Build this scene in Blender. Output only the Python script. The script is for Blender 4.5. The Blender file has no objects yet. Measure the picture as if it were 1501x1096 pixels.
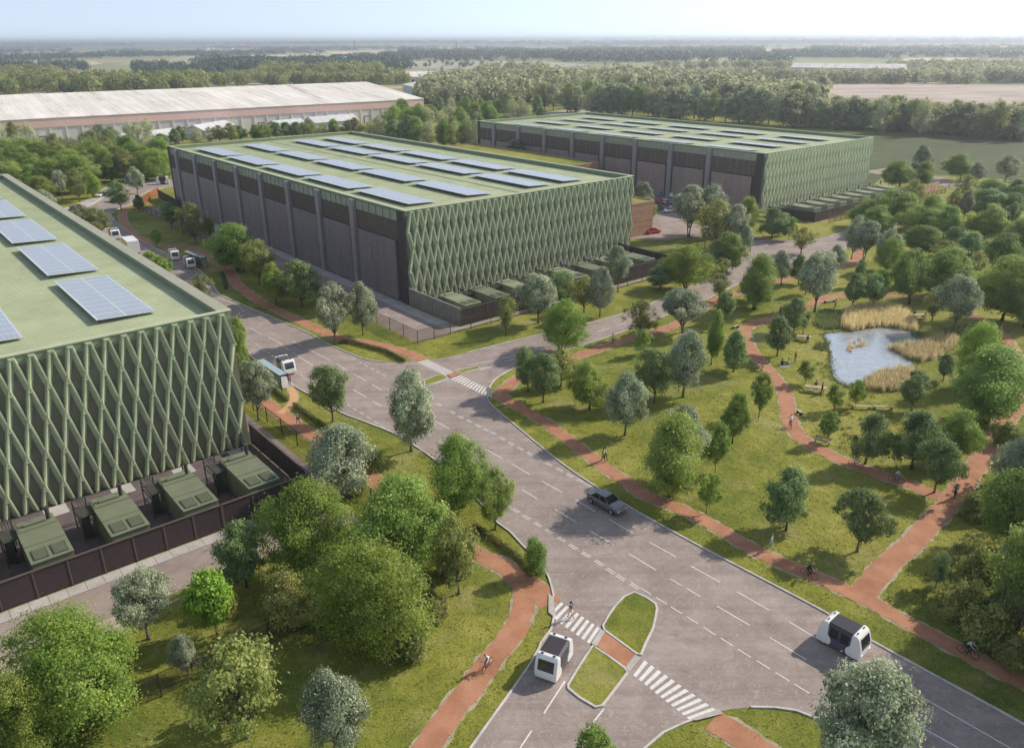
import bpy, bmesh, math, random
import numpy as np
from mathutils import Vector, Matrix, noise
from mathutils.geometry import tessellate_polygon
R = math.radians
random.seed(7)
sc = bpy.context.scene
C = sc.collection
# ---------------------------------------------------------------- camera model
F, PITCH, ROLL, CAMZ = 1171.77, 0.396217, -0.0051678, 45.0
def G(px, py, z=0.0):
    """point of the place seen at photo pixel (px,py), at height z"""
    a, b = px-750.5, py-548.0
    cr, sr = math.cos(ROLL), math.sin(ROLL)
    u, v = (a*cr+b*sr)/F, (-a*sr+b*cr)/F
    c, s = math.cos(PITCH), math.sin(PITCH)
    dy, dz = c-v*s, -s-v*c
    t = (z-CAMZ)/dz
    return (t*u, t*dy)
def pix(x, y, z):
    dz = z-CAMZ; c, s = math.cos(PITCH), math.sin(PITCH)
    fw = y*c-dz*s; up = y*s+dz*c
    u = F*x/fw; v = -F*up/fw
    cr, sr = math.cos(ROLL), math.sin(ROLL)
    return (750.5+u*cr-v*sr, 548+u*sr+v*cr)
def height_at(x, y, py):
    lo, hi = 0.0, 40.0
    for _ in range(40):
        m = (lo+hi)/2
        if pix(x, y, m)[1] > py: lo = m
        else: hi = m
    return lo
cam = bpy.data.cameras.new('camera'); co = bpy.data.objects.new('camera', cam); C.objects.link(co)
cam.sensor_width = 36; cam.lens = 36*F/1501; cam.clip_start = 1; cam.clip_end = 40000
co.matrix_world = Matrix.Translation((0, 0, CAMZ)) @ Matrix.Rotation(math.pi/2-PITCH, 4, 'X') @ Matrix.Rotation(ROLL, 4, 'Z')
sc.camera = co
# building grid
TH = 0.8790848
E1 = (-math.cos(TH), math.sin(TH)); E2 = (math.sin(TH), math.cos(TH))
RZ = math.atan2(E2[1], E2[0])
AL, AM, AR = (-31.85, 86.21), (-18.75, 141.3), (68.9, 222.68)
def LW(A, x, y): return (A[0]+E2[0]*x+E1[0]*y, A[1]+E2[1]*x+E1[1]*y)
# ---------------------------------------------------------------- materials
MATS = {}
class NT:
    def __init__(s, m): s.t = m.node_tree; s.n = s.t.nodes
    def add(s, ty, **k):
        n = s.n.new(ty)
        for a, b in k.items():
            if a[0] == 'i' and a[1:].isdigit(): n.inputs[int(a[1:])].default_value = b
            else: setattr(n, a, b)
        return n
    def l(s, a, b): s.t.links.new(a, b)
def c4(c): return (c[0], c[1], c[2], 1)
def ramp(nt, fac, stops):
    r = nt.add('ShaderNodeValToRGB'); e = r.color_ramp.elements
    while len(e) < len(stops): e.new(.5)
    for el, (p, c) in zip(e, stops): el.position = p; el.color = c4(c) if len(c) == 3 else c
    nt.l(fac, r.inputs[0]); return r.outputs[0]
def noise_n(nt, vec, scale, detail=4, rough=.55, dist=0):
    n = nt.add('ShaderNodeTexNoise'); n.inputs['Scale'].default_value = scale; n.inputs['Detail'].default_value = detail
    n.inputs['Roughness'].default_value = rough; n.inputs['Distortion'].default_value = dist
    if vec: nt.l(vec, n.inputs['Vector'])
    return n.outputs['Fac']
def math_n(nt, op, a, b=None, clamp=False):
    n = nt.add('ShaderNodeMath', operation=op, use_clamp=clamp)
    for i, q in enumerate((a, b)):
        if q is None: continue
        if isinstance(q, (int, float)): n.inputs[i].default_value = q
        else: nt.l(q, n.inputs[i])
    return n.outputs[0]
def mixc(nt, fac, a, b, mode='MIX'):
    n = nt.add('ShaderNodeMix', data_type='RGBA', blend_type=mode)
    for i, q in ((0, fac), (6, a), (7, b)):
        if isinstance(q, (int, float)): n.inputs[i].default_value = q
        elif isinstance(q, tuple): n.inputs[i].default_value = c4(q)
        else: nt.l(q, n.inputs[i])
    return n.outputs[2]
def base(name, rough=.7, metal=0, spec=.4):
    m = bpy.data.materials.new(name); m.use_nodes = True; nt = NT(m)
    b = m.node_tree.nodes['Principled BSDF']
    b.inputs['Roughness'].default_value = rough; b.inputs['Metallic'].default_value = metal
    b.inputs['Specular IOR Level'].default_value = spec
    MATS[name] = m
    return m, nt, b
def geo(nt): return nt.add('ShaderNodeNewGeometry').outputs['Position']
def objc(nt): return nt.add('ShaderNodeTexCoord').outputs['Object']
def bump(nt, b, h, strength=.3, dist=.05):
    n = nt.add('ShaderNodeBump'); n.inputs['Strength'].default_value = strength; n.inputs['Distance'].default_value = dist
    nt.l(h, n.inputs['Height']); nt.l(n.outputs[0], b.inputs['Normal'])
def pm(name, c1, var=.12, scale=1.5, rough=.7, metal=0, spec=.4, bmp=0, fine=None):
    """painted / solid surface with weathering variation"""
    m, nt, b = base(name, rough, metal, spec)
    p = geo(nt)
    f = noise_n(nt, p, scale, 5, .6)
    col = ramp(nt, f, [(.3, tuple(x*(1-var) for x in c1)), (.7, tuple(min(1, x*(1+var)) for x in c1))])
    nt.l(col, b.inputs['Base Color'])
    if bmp: bump(nt, b, noise_n(nt, p, fine or scale*8, 4), bmp, .02)
    return m
# ---- ground
m, nt, b = base('grass', .9, 0, .15)
p = geo(nt)
big = noise_n(nt, p, .035, 3, .5); mid = noise_n(nt, p, .35, 5, .65, .3); fine = noise_n(nt, p, 5.0, 6, .75)
c = ramp(nt, big, [(.35, (.10, .155, .03)), (.5, (.235, .25, .04)), (.64, (.39, .36, .09))])
c2 = ramp(nt, mid, [(.3, (.075, .115, .022)), (.52, (.235, .24, .04)), (.75, (.44, .39, .12))])
c = mixc(nt, .5, c, c2)
c3 = ramp(nt, fine, [(.3, (.35, .38, .3)), (.55, (1, 1, 1)), (.75, (1.5, 1.42, 1.3))])
c = mixc(nt, .75, c, c3, 'MULTIPLY')
dry = ramp(nt, noise_n(nt, p, .12, 4, .6, .5), [(.56, (0, 0, 0)), (.68, (1, 1, 1))])
c = mixc(nt, math_n(nt, 'MULTIPLY', dry, .35), c, (.38, .34, .19))
# far: field patchwork
v = nt.add('ShaderNodeTexVoronoi', feature='F1'); v.inputs['Scale'].default_value = .0028
mp = nt.add('ShaderNodeMapping'); mp.inputs['Scale'].default_value = (1, .62, 1); mp.inputs['Rotation'].default_value = (0, 0, .25)
nt.l(p, mp.inputs[0]); nt.l(mp.outputs[0], v.inputs['Vector'])
sp = nt.add('ShaderNodeSeparateColor'); nt.l(v.outputs['Color'], sp.inputs[0])
fc = ramp(nt, sp.outputs[0], [(.0, (.15, .20, .09)), (.22, (.24, .27, .12)), (.42, (.36, .31, .18)), (.62, (.46, .40, .26)), (.8, (.20, .25, .11)), (1, (.5, .42, .3))])
fc = mixc(nt, .5, fc, ramp(nt, noise_n(nt, p, .02, 5, .6), [(.3, (.55, .55, .5)), (.7, (1.2, 1.2, 1.2))]), 'MULTIPLY')
sx = nt.add('ShaderNodeSeparateXYZ'); nt.l(p, sx.inputs[0])
far = math_n(nt, 'GREATER_THAN', math_n(nt, 'ADD', math_n(nt, 'MULTIPLY', sx.outputs[1], 1), math_n(nt, 'MULTIPLY', sx.outputs[0], .2)), 640)
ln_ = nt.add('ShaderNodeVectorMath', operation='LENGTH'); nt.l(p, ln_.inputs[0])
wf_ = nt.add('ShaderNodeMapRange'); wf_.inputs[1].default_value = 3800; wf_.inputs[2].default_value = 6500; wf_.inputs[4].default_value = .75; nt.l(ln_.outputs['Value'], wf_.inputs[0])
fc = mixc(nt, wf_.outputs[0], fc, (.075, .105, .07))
c = mixc(nt, far, c, fc)
nt.l(c, b.inputs['Base Color'])
bump(nt, b, math_n(nt, 'ADD', fine, math_n(nt, 'MULTIPLY', noise_n(nt, p, 1.3, 4), 1.5)), .7, .12)
m, nt, b = base('field', .95, 0, .1)
p = geo(nt)
w = nt.add('ShaderNodeTexWave', bands_direction='Y'); w.inputs['Scale'].default_value = .055; w.inputs['Distortion'].default_value = 1.2; w.inputs['Detail'].default_value = 2
mp = nt.add('ShaderNodeMapping'); mp.inputs['Rotation'].default_value = (0, 0, .42); nt.l(p, mp.inputs[0]); nt.l(mp.outputs[0], w.inputs[0])
c = ramp(nt, w.outputs['Fac'], [(.0, (.075, .095, .048)), (.85, (.10, .12, .06)), (.97, (.17, .175, .10))])
c = mixc(nt, .6, c, ramp(nt, noise_n(nt, p, .05, 5, .65), [(.35, (.7, .75, .7)), (.7, (1.25, 1.2, 1.1))]), 'MULTIPLY')
nt.l(c, b.inputs['Base Color'])
m, nt, b = base('dirt_field', .95, 0, .1)
p = geo(nt); mp = nt.add('ShaderNodeMapping'); mp.inputs['Scale'].default_value = (.25, 1, 1); nt.l(p, mp.inputs[0])
c = ramp(nt, noise_n(nt, mp.outputs[0], .05, 6, .7, .6), [(.3, (.24, .19, .15)), (.5, (.44, .37, .31)), (.7, (.58, .51, .45))])
nt.l(c, b.inputs['Base Color'])
m, nt, b = base('asphalt', .85, 0, .25)
p = geo(nt)
c = ramp(nt, noise_n(nt, p, .25, 6, .7, .4), [(.3, (.23, .186, .165)), (.5, (.295, .243, .218)), (.72, (.385, .325, .292))])
v = nt.add('ShaderNodeTexNoise'); v.inputs['Scale'].default_value = 1.1; v.inputs['Detail'].default_value = 8; v.inputs['Roughness'].default_value = .85; v.inputs['Distortion'].default_value = 2.5
nt.l(p, v.inputs['Vector'])
c = mixc(nt, ramp(nt, v.outputs['Fac'], [(.52, (0, 0, 0)), (.62, (.75, .75, .75))]), c, (.43, .375, .34))
c = mixc(nt, ramp(nt, noise_n(nt, p, .6, 7, .8, 1.5), [(.57, (0, 0, 0)), (.68, (.6, .6, .6))]), c, (.17, .135, .12))
c = mixc(nt, .5, c, ramp(nt, noise_n(nt, p, 9, 3, .7), [(.3, (.75, .75, .75)), (.7, (1.25, 1.25, 1.25))]), 'MULTIPLY')
mp = nt.add('ShaderNodeMapping'); mp.inputs['Rotation'].default_value = (0, 0, -R(130)); mp.inputs['Scale'].default_value = (.02, .9, 1); nt.l(p, mp.inputs[0])
c = mixc(nt, .7, c, ramp(nt, noise_n(nt, mp.outputs[0], 1, 5, .75), [(.32, (.78, .78, .79)), (.5, (1, 1, 1)), (.7, (1.16, 1.15, 1.14))]), 'MULTIPLY')
nt.l(c, b.inputs['Base Color']); bump(nt, b, noise_n(nt, p, 14, 3), .25, .02)
def ground_mat(name, cols, s1, s2, rough=.85):
    m, nt, b = base(name, rough, 0, .25); p = geo(nt)
    c = ramp(nt, noise_n(nt, p, s1, 6, .65), [(.3, cols[0]), (.5, cols[1]), (.72, cols[2])])
    c = mixc(nt, .6, c, ramp(nt, noise_n(nt, p, s2, 4, .75), [(.3, (.72, .72, .72)), (.7, (1.22, 1.22, 1.22))]), 'MULTIPLY')
    nt.l(c, b.inputs['Base Color']); bump(nt, b, noise_n(nt, p, s2*1.5, 3), .3, .02)
    return m
ground_mat('path_orange', [(.325, .148, .082), (.41, .197, .113), (.49, .255, .155)], .4, 9)
ground_mat('path_yellow', [(.50, .30, .14), (.58, .35, .17), (.62, .4, .2)], .4, 9)
ground_mat('soil', [(.28, .24, .15), (.38, .33, .23), (.46, .41, .31)], .9, 6)
ground_mat('yard_paving', [(.105, .082, .088), (.135, .105, .108), (.165, .13, .13)], .8, 7)
ground_mat('gravel_lane', [(.24, .19, .165), (.31, .25, .215), (.37, .31, .26)], .3, 5)
ground_mat('concrete_pale', [(.36, .33, .30), (.45, .42, .385), (.52, .49, .45)], .4, 5)
ground_mat('marking', [(.58, .56, .53), (.70, .68, .65), (.74, .72, .70)], 2.5, 8, .6)
ground_mat('kerb_stone', [(.42, .40, .38), (.55, .52, .50), (.62, .59, .57)], .7, 4)
m, nt, b = base('water', .06, .32, .9)
b.inputs['IOR'].default_value = 1.5
p = geo(nt); nt.l(ramp(nt, noise_n(nt, p, .9, 6, .75), [(.3, (.28, .31, .33)), (.6, (.43, .47, .51)), (.78, (.66, .68, .70))]), b.inputs['Base Color']); bump(nt, b, noise_n(nt, p, 2.6, 6, .65, .4), .22, .10)
# ---- building finishes
pm('fin_green', (.375, .425, .27), .17, .8, .55, bmp=.1)
pm('fin_green_pale', (.54, .60, .38), .08, .35, .55, bmp=.1)
pm('hall_wall', (.15, .145, .10), .12, .8, .8)
pm('hall_wall_green', (.135, .145, .088), .12, .8, .8)
pm('roof_green', (.42, .465, .29), .13, .22, .6)
pm('flashing_green', (.45, .49, .31), .08, .4, .5)
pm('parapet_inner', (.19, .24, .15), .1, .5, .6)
pm('parapet_cap', (.33, .33, .24), .1, .5, .55)
pm('plum_dark', (.062, .052, .050), .15, .5, .7)
def streak(name, c1, c2, sxy, sz, rough, mul):
    m, nt, b = base(name, rough, 0, .35); p = objc(nt)
    mp = nt.add('ShaderNodeMapping'); mp.inputs['Scale'].default_value = (sxy, sxy, sz); nt.l(p, mp.inputs[0])
    c = ramp(nt, noise_n(nt, mp.outputs[0], 1, 6, .7), [(.3, c1), (.7, c2)])
    v = noise_n(nt, p, mul, 3, .8)
    c = mixc(nt, .6, c, ramp(nt, v, [(.35, (.65, .65, .65)), (.65, (1.3, 1.3, 1.3))]), 'MULTIPLY')
    nt.l(c, b.inputs['Base Color']); return m
streak('bay_panel', (.19, .162, .168), (.27, .232, .235), .8, .1, .5, 2.4)
streak('bay_panel_pink', (.27, .215, .205), (.36, .28, .265), .8, .1, .5, 2.4)
streak('louvre_brown', (.115, .088, .074), (.18, .138, .115), .6, 3, .6, 3)
streak('clerestory', (.26, .29, .21), (.36, .39, .29), 2, .4, .4, 2)
pm('pilaster_grey', (.29, .268, .268), .1, .5, .6)
streak('timber', (.30, .175, .115), (.50, .31, .21), .25, 2.6, .7, 3)
pm('steel_brown', (.115, .085, .072), .1, 1, .5)
pm('steel_dark', (.03, .028, .027), .1, 1, .5)
pm('rust_rail', (.36, .13, .055), .15, 1, .7)
pm('gen_green', (.165, .185, .115), .12, .6, .55)
pm('gen_green_pale', (.24, .275, .175), .1, .6, .55)
pm('gen_dark', (.055, .06, .045), .15, 2, .6)
pm('concrete_wall', (.25, .235, .215), .15, .6, .8, bmp=.2)
m, nt, b = base('mesh_dark', .6, 0, .3)
p = objc(nt); f = noise_n(nt, p, 2, 4)
w1 = nt.add('ShaderNodeTexWave', bands_direction='DIAGONAL'); w1.inputs['Scale'].default_value = 3.2; nt.l(p, w1.inputs[0])
c = ramp(nt, w1.outputs['Fac'], [(.2, (.040, .028, .032)), (.8, (.078, .056, .058))])
nt.l(mixc(nt, .4, c, ramp(nt, f, [(.3, (.6, .6, .6)), (.7, (1.2, 1.2, 1.2))]), 'MULTIPLY'), b.inputs['Base Color'])
m, nt, b = base('chain_mesh', .6, 0, .3)
b.inputs['Base Color'].default_value = (.06, .045, .035, 1)
tr = nt.add('ShaderNodeBsdfTransparent'); mx = nt.add('ShaderNodeMixShader'); mx.inputs[0].default_value = .20
out = m.node_tree.nodes['Material Output']; nt.l(tr.outputs[0], mx.inputs[1]); nt.l(b.outputs[0], mx.inputs[2]); nt.l(mx.outputs[0], out.inputs[0])
m, nt, b = base('rust_mesh', .7, 0, .3)
b.inputs['Base Color'].default_value = (.42, .16, .07, 1)
tr = nt.add('ShaderNodeBsdfTransparent'); mx = nt.add('ShaderNodeMixShader'); mx.inputs[0].default_value = .5
out = m.node_tree.nodes['Material Output']; nt.l(tr.outputs[0], mx.inputs[1]); nt.l(b.outputs[0], mx.inputs[2]); nt.l(mx.outputs[0], out.inputs[0])
m, nt, b = base('solar', .28, 0, .6)
p = objc(nt); s3 = nt.add('ShaderNodeSeparateXYZ'); nt.l(p, s3.inputs[0])
def lines(src, period, width):
    return math_n(nt, 'LESS_THAN', math_n(nt, 'PINGPONG', src, period/2), width/2)
cell = math_n(nt, 'MAXIMUM', lines(s3.outputs[0], .5, .05), lines(s3.outputs[1], .41, .035))
frm = math_n(nt, 'MAXIMUM', lines(s3.outputs[1], 2.0, .13), lines(s3.outputs[0], 3.0, .12))
c = mixc(nt, .5, (.29, .34, .40), ramp(nt, noise_n(nt, p, .7, 3), [(.3, (.27, .32, .38)), (.7, (.35, .40, .46))]))
c = mixc(nt, math_n(nt, 'MULTIPLY', cell, .6), c, (.50, .54, .60)); c = mixc(nt, frm, c, (.60, .64, .66))
nt.l(c, b.inputs['Base Color'])
pm('alu_white', (.62, .63, .62), .05, 2, .4, .2)
# warehouses
m, nt, b = base('old_roof', .85, 0, .2)
p = objc(nt); mp = nt.add('ShaderNodeMapping'); mp.inputs['Scale'].default_value = (.14, .012, .1); nt.l(p, mp.inputs[0])
c = ramp(nt, noise_n(nt, mp.outputs[0], 1, 7, .75, .2), [(.28, (.36, .33, .29)), (.42, (.64, .60, .54)), (.6, (.78, .74, .68))])
c = mixc(nt, .5, c, ramp(nt, noise_n(nt, p, .05, 6, .7), [(.3, (.8, .8, .8)), (.7, (1.15, 1.15, 1.15))]), 'MULTIPLY')
nt.l(c, b.inputs['Base Color'])
pm('pink_band', (.78, .53, .46), .1, .05, .8)
pm('grey_shed', (.66, .62, .60), .12, .08, .8)
pm('pale_shed', (.55, .56, .56), .08, .08, .7)
pm('shed_frame', (.76, .62, .56), .1, .1, .8)
pm('opening_dark', (.10, .085, .08), .2, .3, .8)
pm('white_wall', (.72, .69, .64), .08, .2, .7); pm('tile_roof', (.34, .2, .15), .15, .3, .8)
# vehicles etc
m, nt, b = base('white_paint', .25, 0, .5); b.inputs['Base Color'].default_value = (.78, .78, .76, 1); b.inputs['Coat Weight'].default_value = .3
m, nt, b = base('dark_glass', .08, 0, .8); b.inputs['Base Color'].default_value = (.022, .024, .03, 1)
m, nt, b = base('pod_door', .3, 0, .5); b.inputs['Base Color'].default_value = (.085, .088, .125, 1)
m, nt, b = base('pod_roof', .15, 0, .7); b.inputs['Base Color'].default_value = (.045, .036, .034, 1)
m, nt, b = base('rubber', .9, 0, .2); b.inputs['Base Color'].default_value = (.02, .02, .02, 1)
m, nt, b = base('wheel_rim', .35, .7, .5); b.inputs['Base Color'].default_value = (.55, .55, .55, 1)
def paint(name, c, rough=.3, metal=.3):
    m, nt, b = base(name, rough, metal, .5); b.inputs['Base Color'].default_value = c4(c); b.inputs['Coat Weight'].default_value = .4; return m
paint('car_silver', (.17, .175, .185)); paint('car_red', (.45, .03, .02), .3, 0); paint('car_white', (.7, .7, .7), .3, 0)
paint('car_blue', (.05, .07, .13)); paint('car_grey', (.2, .21, .22)); paint('car_black', (.02, .022, .03))
m, nt, b = base('headlamp', .1, 0, .9); b.inputs['Base Color'].default_value = (.75, .78, .8, 1)
m, nt, b = base('tail_lamp', .2, 0, .6); b.inputs['Base Color'].default_value = (.4, .02, .02, 1)
m, nt, b = base('glass_pale', .1, 0, .8); b.inputs['Base Color'].default_value = (.32, .42, .44, 1)
pm('wood_bench', (.44, .38, .27), .1, 6, .7); pm('sign_white', (.68, .72, .76), .04, 2, .5); pm('sign_blue', (.05, .16, .38), .04, 2, .5)
# people
for n_, c_ in dict(skin=(.50, .30, .21), skin_dark=(.16, .09, .06), hair_dark=(.018, .013, .01), hair_brown=(.10, .055, .03), hair_fair=(.35, .24, .12),
                   cloth_navy=(.06, .06, .12), cloth_black=(.018, .018, .02), cloth_white=(.72, .72, .70), cloth_sage=(.38, .48, .36), cloth_teal=(.03, .22, .22),
                   cloth_red=(.40, .07, .06), cloth_grey=(.25, .26, .27), cloth_denim=(.10, .14, .22), cloth_yellow=(.55, .50, .10), cloth_pink=(.55, .25, .25)).items():
    pm(n_, c_, .08, 8, .8)
# bark and leaves
def bark(name, c1, c2):
    m, nt, b = base(name, .9, 0, .2); p = objc(nt)
    mp = nt.add('ShaderNodeMapping'); mp.inputs['Scale'].default_value = (30, 30, 6); nt.l(p, mp.inputs[0])
    f = noise_n(nt, mp.outputs[0], 1, 6, .7); nt.l(ramp(nt, f, [(.3, c1), (.7, c2)]), b.inputs['Base Color']); bump(nt, b, f, .5, .03)
bark('bark_grey', (.10, .085, .07), (.24, .205, .17)); bark('bark_brown', (.06, .042, .03), (.15, .105, .075)); bark('bark_pale', (.30, .28, .24), (.5, .48, .42))
def leaf(name, stops, trans=.28, rough=.55, hue=.02, spec=.35):
    m, nt, b = base(name, rough, 0, spec)
    at = nt.add('ShaderNodeAttribute', attribute_name='tint')
    c = ramp(nt, at.outputs['Fac'], stops)
    oi = nt.add('ShaderNodeObjectInfo')
    hs = nt.add('ShaderNodeHueSaturation')
    nt.l(math_n(nt, 'ADD', math_n(nt, 'MULTIPLY', oi.outputs['Random'], hue*2), .5-hue), hs.inputs['Hue'])
    nt.l(math_n(nt, 'ADD', math_n(nt, 'MULTIPLY', math_n(nt, 'FRACT', math_n(nt, 'MULTIPLY', oi.outputs['Random'], 7.3)), .42), .95), hs.inputs['Value'])
    nt.l(c, hs.inputs['Color']); nt.l(hs.outputs[0], b.inputs['Base Color'])
    tl = nt.add('ShaderNodeBsdfTranslucent'); nt.l(hs.outputs[0], tl.inputs[0])
    mx = nt.add('ShaderNodeMixShader'); mx.inputs[0].default_value = trans
    out = m.node_tree.nodes['Material Output']; nt.l(b.outputs[0], mx.inputs[1]); nt.l(tl.outputs[0], mx.inputs[2]); nt.l(mx.outputs[0], out.inputs[0])
    return m
leaf('leaf_willow', [(.0, (.11, .18, .028)), (.45, (.25, .35, .06)), (.8, (.40, .49, .11)), (1, (.60, .64, .22))], 0.52, .55, .012)
leaf('leaf_green', [(.0, (.12, .19, .042)), (.5, (.25, .345, .075)), (.85, (.385, .47, .13)), (1, (.53, .58, .22))], 0.52, .55, .016)
leaf('leaf_dark', [(.0, (0.104, 0.163, 0.058)), (.5, (0.215, 0.305, 0.111)), (.85, (0.338, 0.429, 0.176)), (1, (0.546, 0.598, 0.325))], 0.50, .55, .014)
leaf('leaf_silver', [(.0, (0.115, 0.149, 0.086)), (.5, (0.253, 0.305, 0.184)), (.8, (0.483, 0.523, 0.368)), (1, (0.713, 0.713, 0.552))], 0.42, .7, .012, .15)
leaf('leaf_olive', [(.0, (0.149, 0.178, 0.046)), (.5, (0.299, 0.328, 0.092)), (.85, (0.437, 0.443, 0.161)), (1, (0.575, 0.540, 0.253))], 0.50, .55, .014)
leaf('leaf_young', [(.0, (.08, .16, .012)), (.5, (.17, .30, .03)), (.85, (.28, .42, .05)), (1, (.40, .5, .1))])
leaf('leaf_birch', [(.0, (.20, .23, .10)), (.5, (.37, .40, .20)), (.85, (.50, .52, .30)), (1, (.62, .62, .42))], .45)
leaf('leaf_wood', [(.0, (.21, .24, .13)), (.5, (.35, .385, .215)), (.85, (.47, .50, .30)), (1, (.6, .62, .42))], 0.6)
leaf('leaf_far', [(.0, (.028, .055, .036)), (.5, (.055, .088, .055)), (.85, (.085, .12, .08)), (1, (.14, .17, .12))], .12)
leaf('leaf_reed', [(.0, (.36, .28, .14)), (.5, (.66, .55, .32)), (.85, (.82, .71, .45)), (1, (.86, .78, .55))], .42, .7, .01)
leaf('leaf_sedge', [(.0, (.10, .13, .04)), (.5, (.2, .24, .09)), (1, (.38, .4, .2))], .3, .7, .01)
leaf('leaf_grass', [(.0, (.11, .15, .024)), (.5, (.25, .265, .048)), (1, (.42, .39, .11))], .3, .8, .01, .15)
leaf('leaf_hedge', [(.0, (.05, .06, .018)), (.5, (.10, .12, .035)), (1, (.2, .2, .08))])
# ---------------------------------------------------------------- mesh helpers
class MB:
    def __init__(s): s.v = []; s.f = []; s.mi = []
    def face(s, pts, mi=0):
        n = len(s.v); s.v += [tuple(q) for q in pts]; s.f.append(tuple(range(n, n+len(pts)))); s.mi.append(mi)
    def box(s, x0, x1, y0, y1, z0, z1, mi=0, M=None):
        n = len(s.v); P = [(x, y, z) for z in (z0, z1) for y in (y0, y1) for x in (x0, x1)]
        if M is not None: P = [tuple(M @ Vector(q)) for q in P]
        s.v += P
        for q in ((0, 2, 3, 1), (4, 5, 7, 6), (0, 1, 5, 4), (2, 6, 7, 3), (0, 4, 6, 2), (1, 3, 7, 5)):
            s.f.append(tuple(n+i for i in q)); s.mi.append(mi)
        return s
    def hexa(s, P, mi=0):
        """8 points: bottom loop 4, top loop 4"""
        n = len(s.v); s.v += [tuple(q) for q in P]
        for q in ((3, 2, 1, 0), (4, 5, 6, 7), (0, 1, 5, 4), (1, 2, 6, 5), (2, 3, 7, 6), (3, 0, 4, 7)):
            s.f.append(tuple(n+i for i in q)); s.mi.append(mi)
    def tube(s, pts, rad, n=6, mi=0, cap=True):
        pts = [Vector(p) for p in pts]
        if isinstance(rad, (int, float)): rad = [rad]*len(pts)
        st = len(s.v)
        for i, p in enumerate(pts):
            d = (pts[min(i+1, len(pts)-1)]-pts[max(i-1, 0)])
            d = d.normalized() if d.length > 1e-9 else Vector((0, 0, 1))
            a = d.cross(Vector((0, 0, 1)) if abs(d.z) < .9 else Vector((1, 0, 0))).normalized(); bb = d.cross(a)
            for k in range(n):
                t = 2*math.pi*k/n; s.v.append(tuple(p+(a*math.cos(t)+bb*math.sin(t))*rad[i]))
        for i in range(len(pts)-1):
            for k in range(n):
                q = st+i*n; s.f.append((q+k, q+(k+1) % n, q+n+(k+1) % n, q+n+k)); s.mi.append(mi)
        if cap:
            s.f.append(tuple(st+k for k in range(n))[::-1]); s.mi.append(mi)
            q = st+(len(pts)-1)*n; s.f.append(tuple(q+k for k in range(n))); s.mi.append(mi)
        return s
    def prism(s, poly, z0, z1, mi=0, M=None):
        """vertical prism over 2D polygon"""
        n = len(poly); st = len(s.v)
        P = [(x, y, z0) for x, y in poly]+[(x, y, z1) for x, y in poly]
        if M is not None: P = [tuple(M @ Vector(q)) for q in P]
        s.v += P
        s.f.append(tuple(range(st+n-1, st-1, -1))); s.f.append(tuple(range(st+n, st+2*n))); s.mi += [mi, mi]
        for i in range(n):
            j = (i+1) % n; s.f.append((st+i, st+j, st+n+j, st+n+i)); s.mi.append(mi)
        return s
    def lathe(s, prof, n=12, mi=0, M=None):
        st = len(s.v); P = []
        for r_, z in prof:
            for k in range(n): P.append((r_*math.cos(2*math.pi*k/n), r_*math.sin(2*math.pi*k/n), z))
        if M is not None: P = [tuple(M @ Vector(q)) for q in P]
        s.v += P
        for i in range(len(prof)-1):
            for k in range(n):
                q = st+i*n; s.f.append((q+k, q+(k+1) % n, q+n+(k+1) % n, q+n+k)); s.mi.append(mi)
        s.f.append(tuple(st+k for k in range(n))[::-1]); q = st+(len(prof)-1)*n; s.f.append(tuple(q+k for k in range(n))); s.mi += [mi, mi]
        return s
    def mesh(s, name, mats, smooth=False):
        me = bpy.data.meshes.new(name); me.from_pydata(s.v, [], s.f)
        for m_ in ([mats] if isinstance(mats, str) else mats): me.materials.append(MATS[m_])
        me.polygons.foreach_set('material_index', s.mi)
        bm = bmesh.new(); bm.from_mesh(me); bmesh.ops.recalc_face_normals(bm, faces=bm.faces); bm.to_mesh(me); bm.free()
        if smooth: me.polygons.foreach_set('use_smooth', [True]*len(me.polygons))
        me.update(); return me
def link(name, me, parent=None):
    o = bpy.data.objects.new(name, me); C.objects.link(o)
    if parent: o.parent = parent
    return o
def part(name, mb, mats, parent=None, smooth=False, label=None, bevel=0):
    o = link(name, mb.mesh(name, mats, smooth), parent)
    if label: o['label'] = label
    if bevel:
        md = o.modifiers.new('bevel', 'BEVEL'); md.width = bevel; md.segments = 2; md.limit_method = 'ANGLE'; md.angle_limit = R(35)
    return o
def tag(o, label=None, cat=None, group=None, kind=None):
    for k, v_ in (('label', label), ('category', cat), ('group', group), ('kind', kind)):
        if v_: o[k] = v_
    return o
def thing(name, label, cat, loc=(0, 0, 0), rz=0, group=None):
    o = bpy.data.objects.new(name, None); C.objects.link(o); o.location = loc; o.rotation_euler = (0, 0, rz); o.empty_display_size = .3
    return tag(o, label, cat, group)
def dup(root, loc, rz=0, label=None, group=None, scale=None, name=None):
    def cp(o, par):
        c_ = o.copy(); C.objects.link(c_)
        if par: c_.parent = par
        for ch in list(o.children): cp(ch, c_)
        return c_
    r_ = cp(root, None); r_.location = loc; r_.rotation_euler = (0, 0, rz)
    if scale: r_.scale = scale
    if label: r_['label'] = label
    if group: r_['group'] = group
    return r_
def sheet(name, poly, z, mat, kind='structure', label=None, cat=None):
    t = tessellate_polygon([[Vector((x, y, 0)) for x, y in poly]])
    me = bpy.data.meshes.new(name); me.from_pydata([(x, y, z) for x, y in poly], [], [tuple(q) for q in t])
    me.materials.append(MATS[mat])
    bm = bmesh.new(); bm.from_mesh(me); bmesh.ops.recalc_face_normals(bm, faces=bm.faces)
    if bm.faces[0].normal.z < 0: bmesh.ops.reverse_faces(bm, faces=bm.faces)
    bm.to_mesh(me); bm.free()
    o = link(name, me); return tag(o, label, cat, None, kind)
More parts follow.
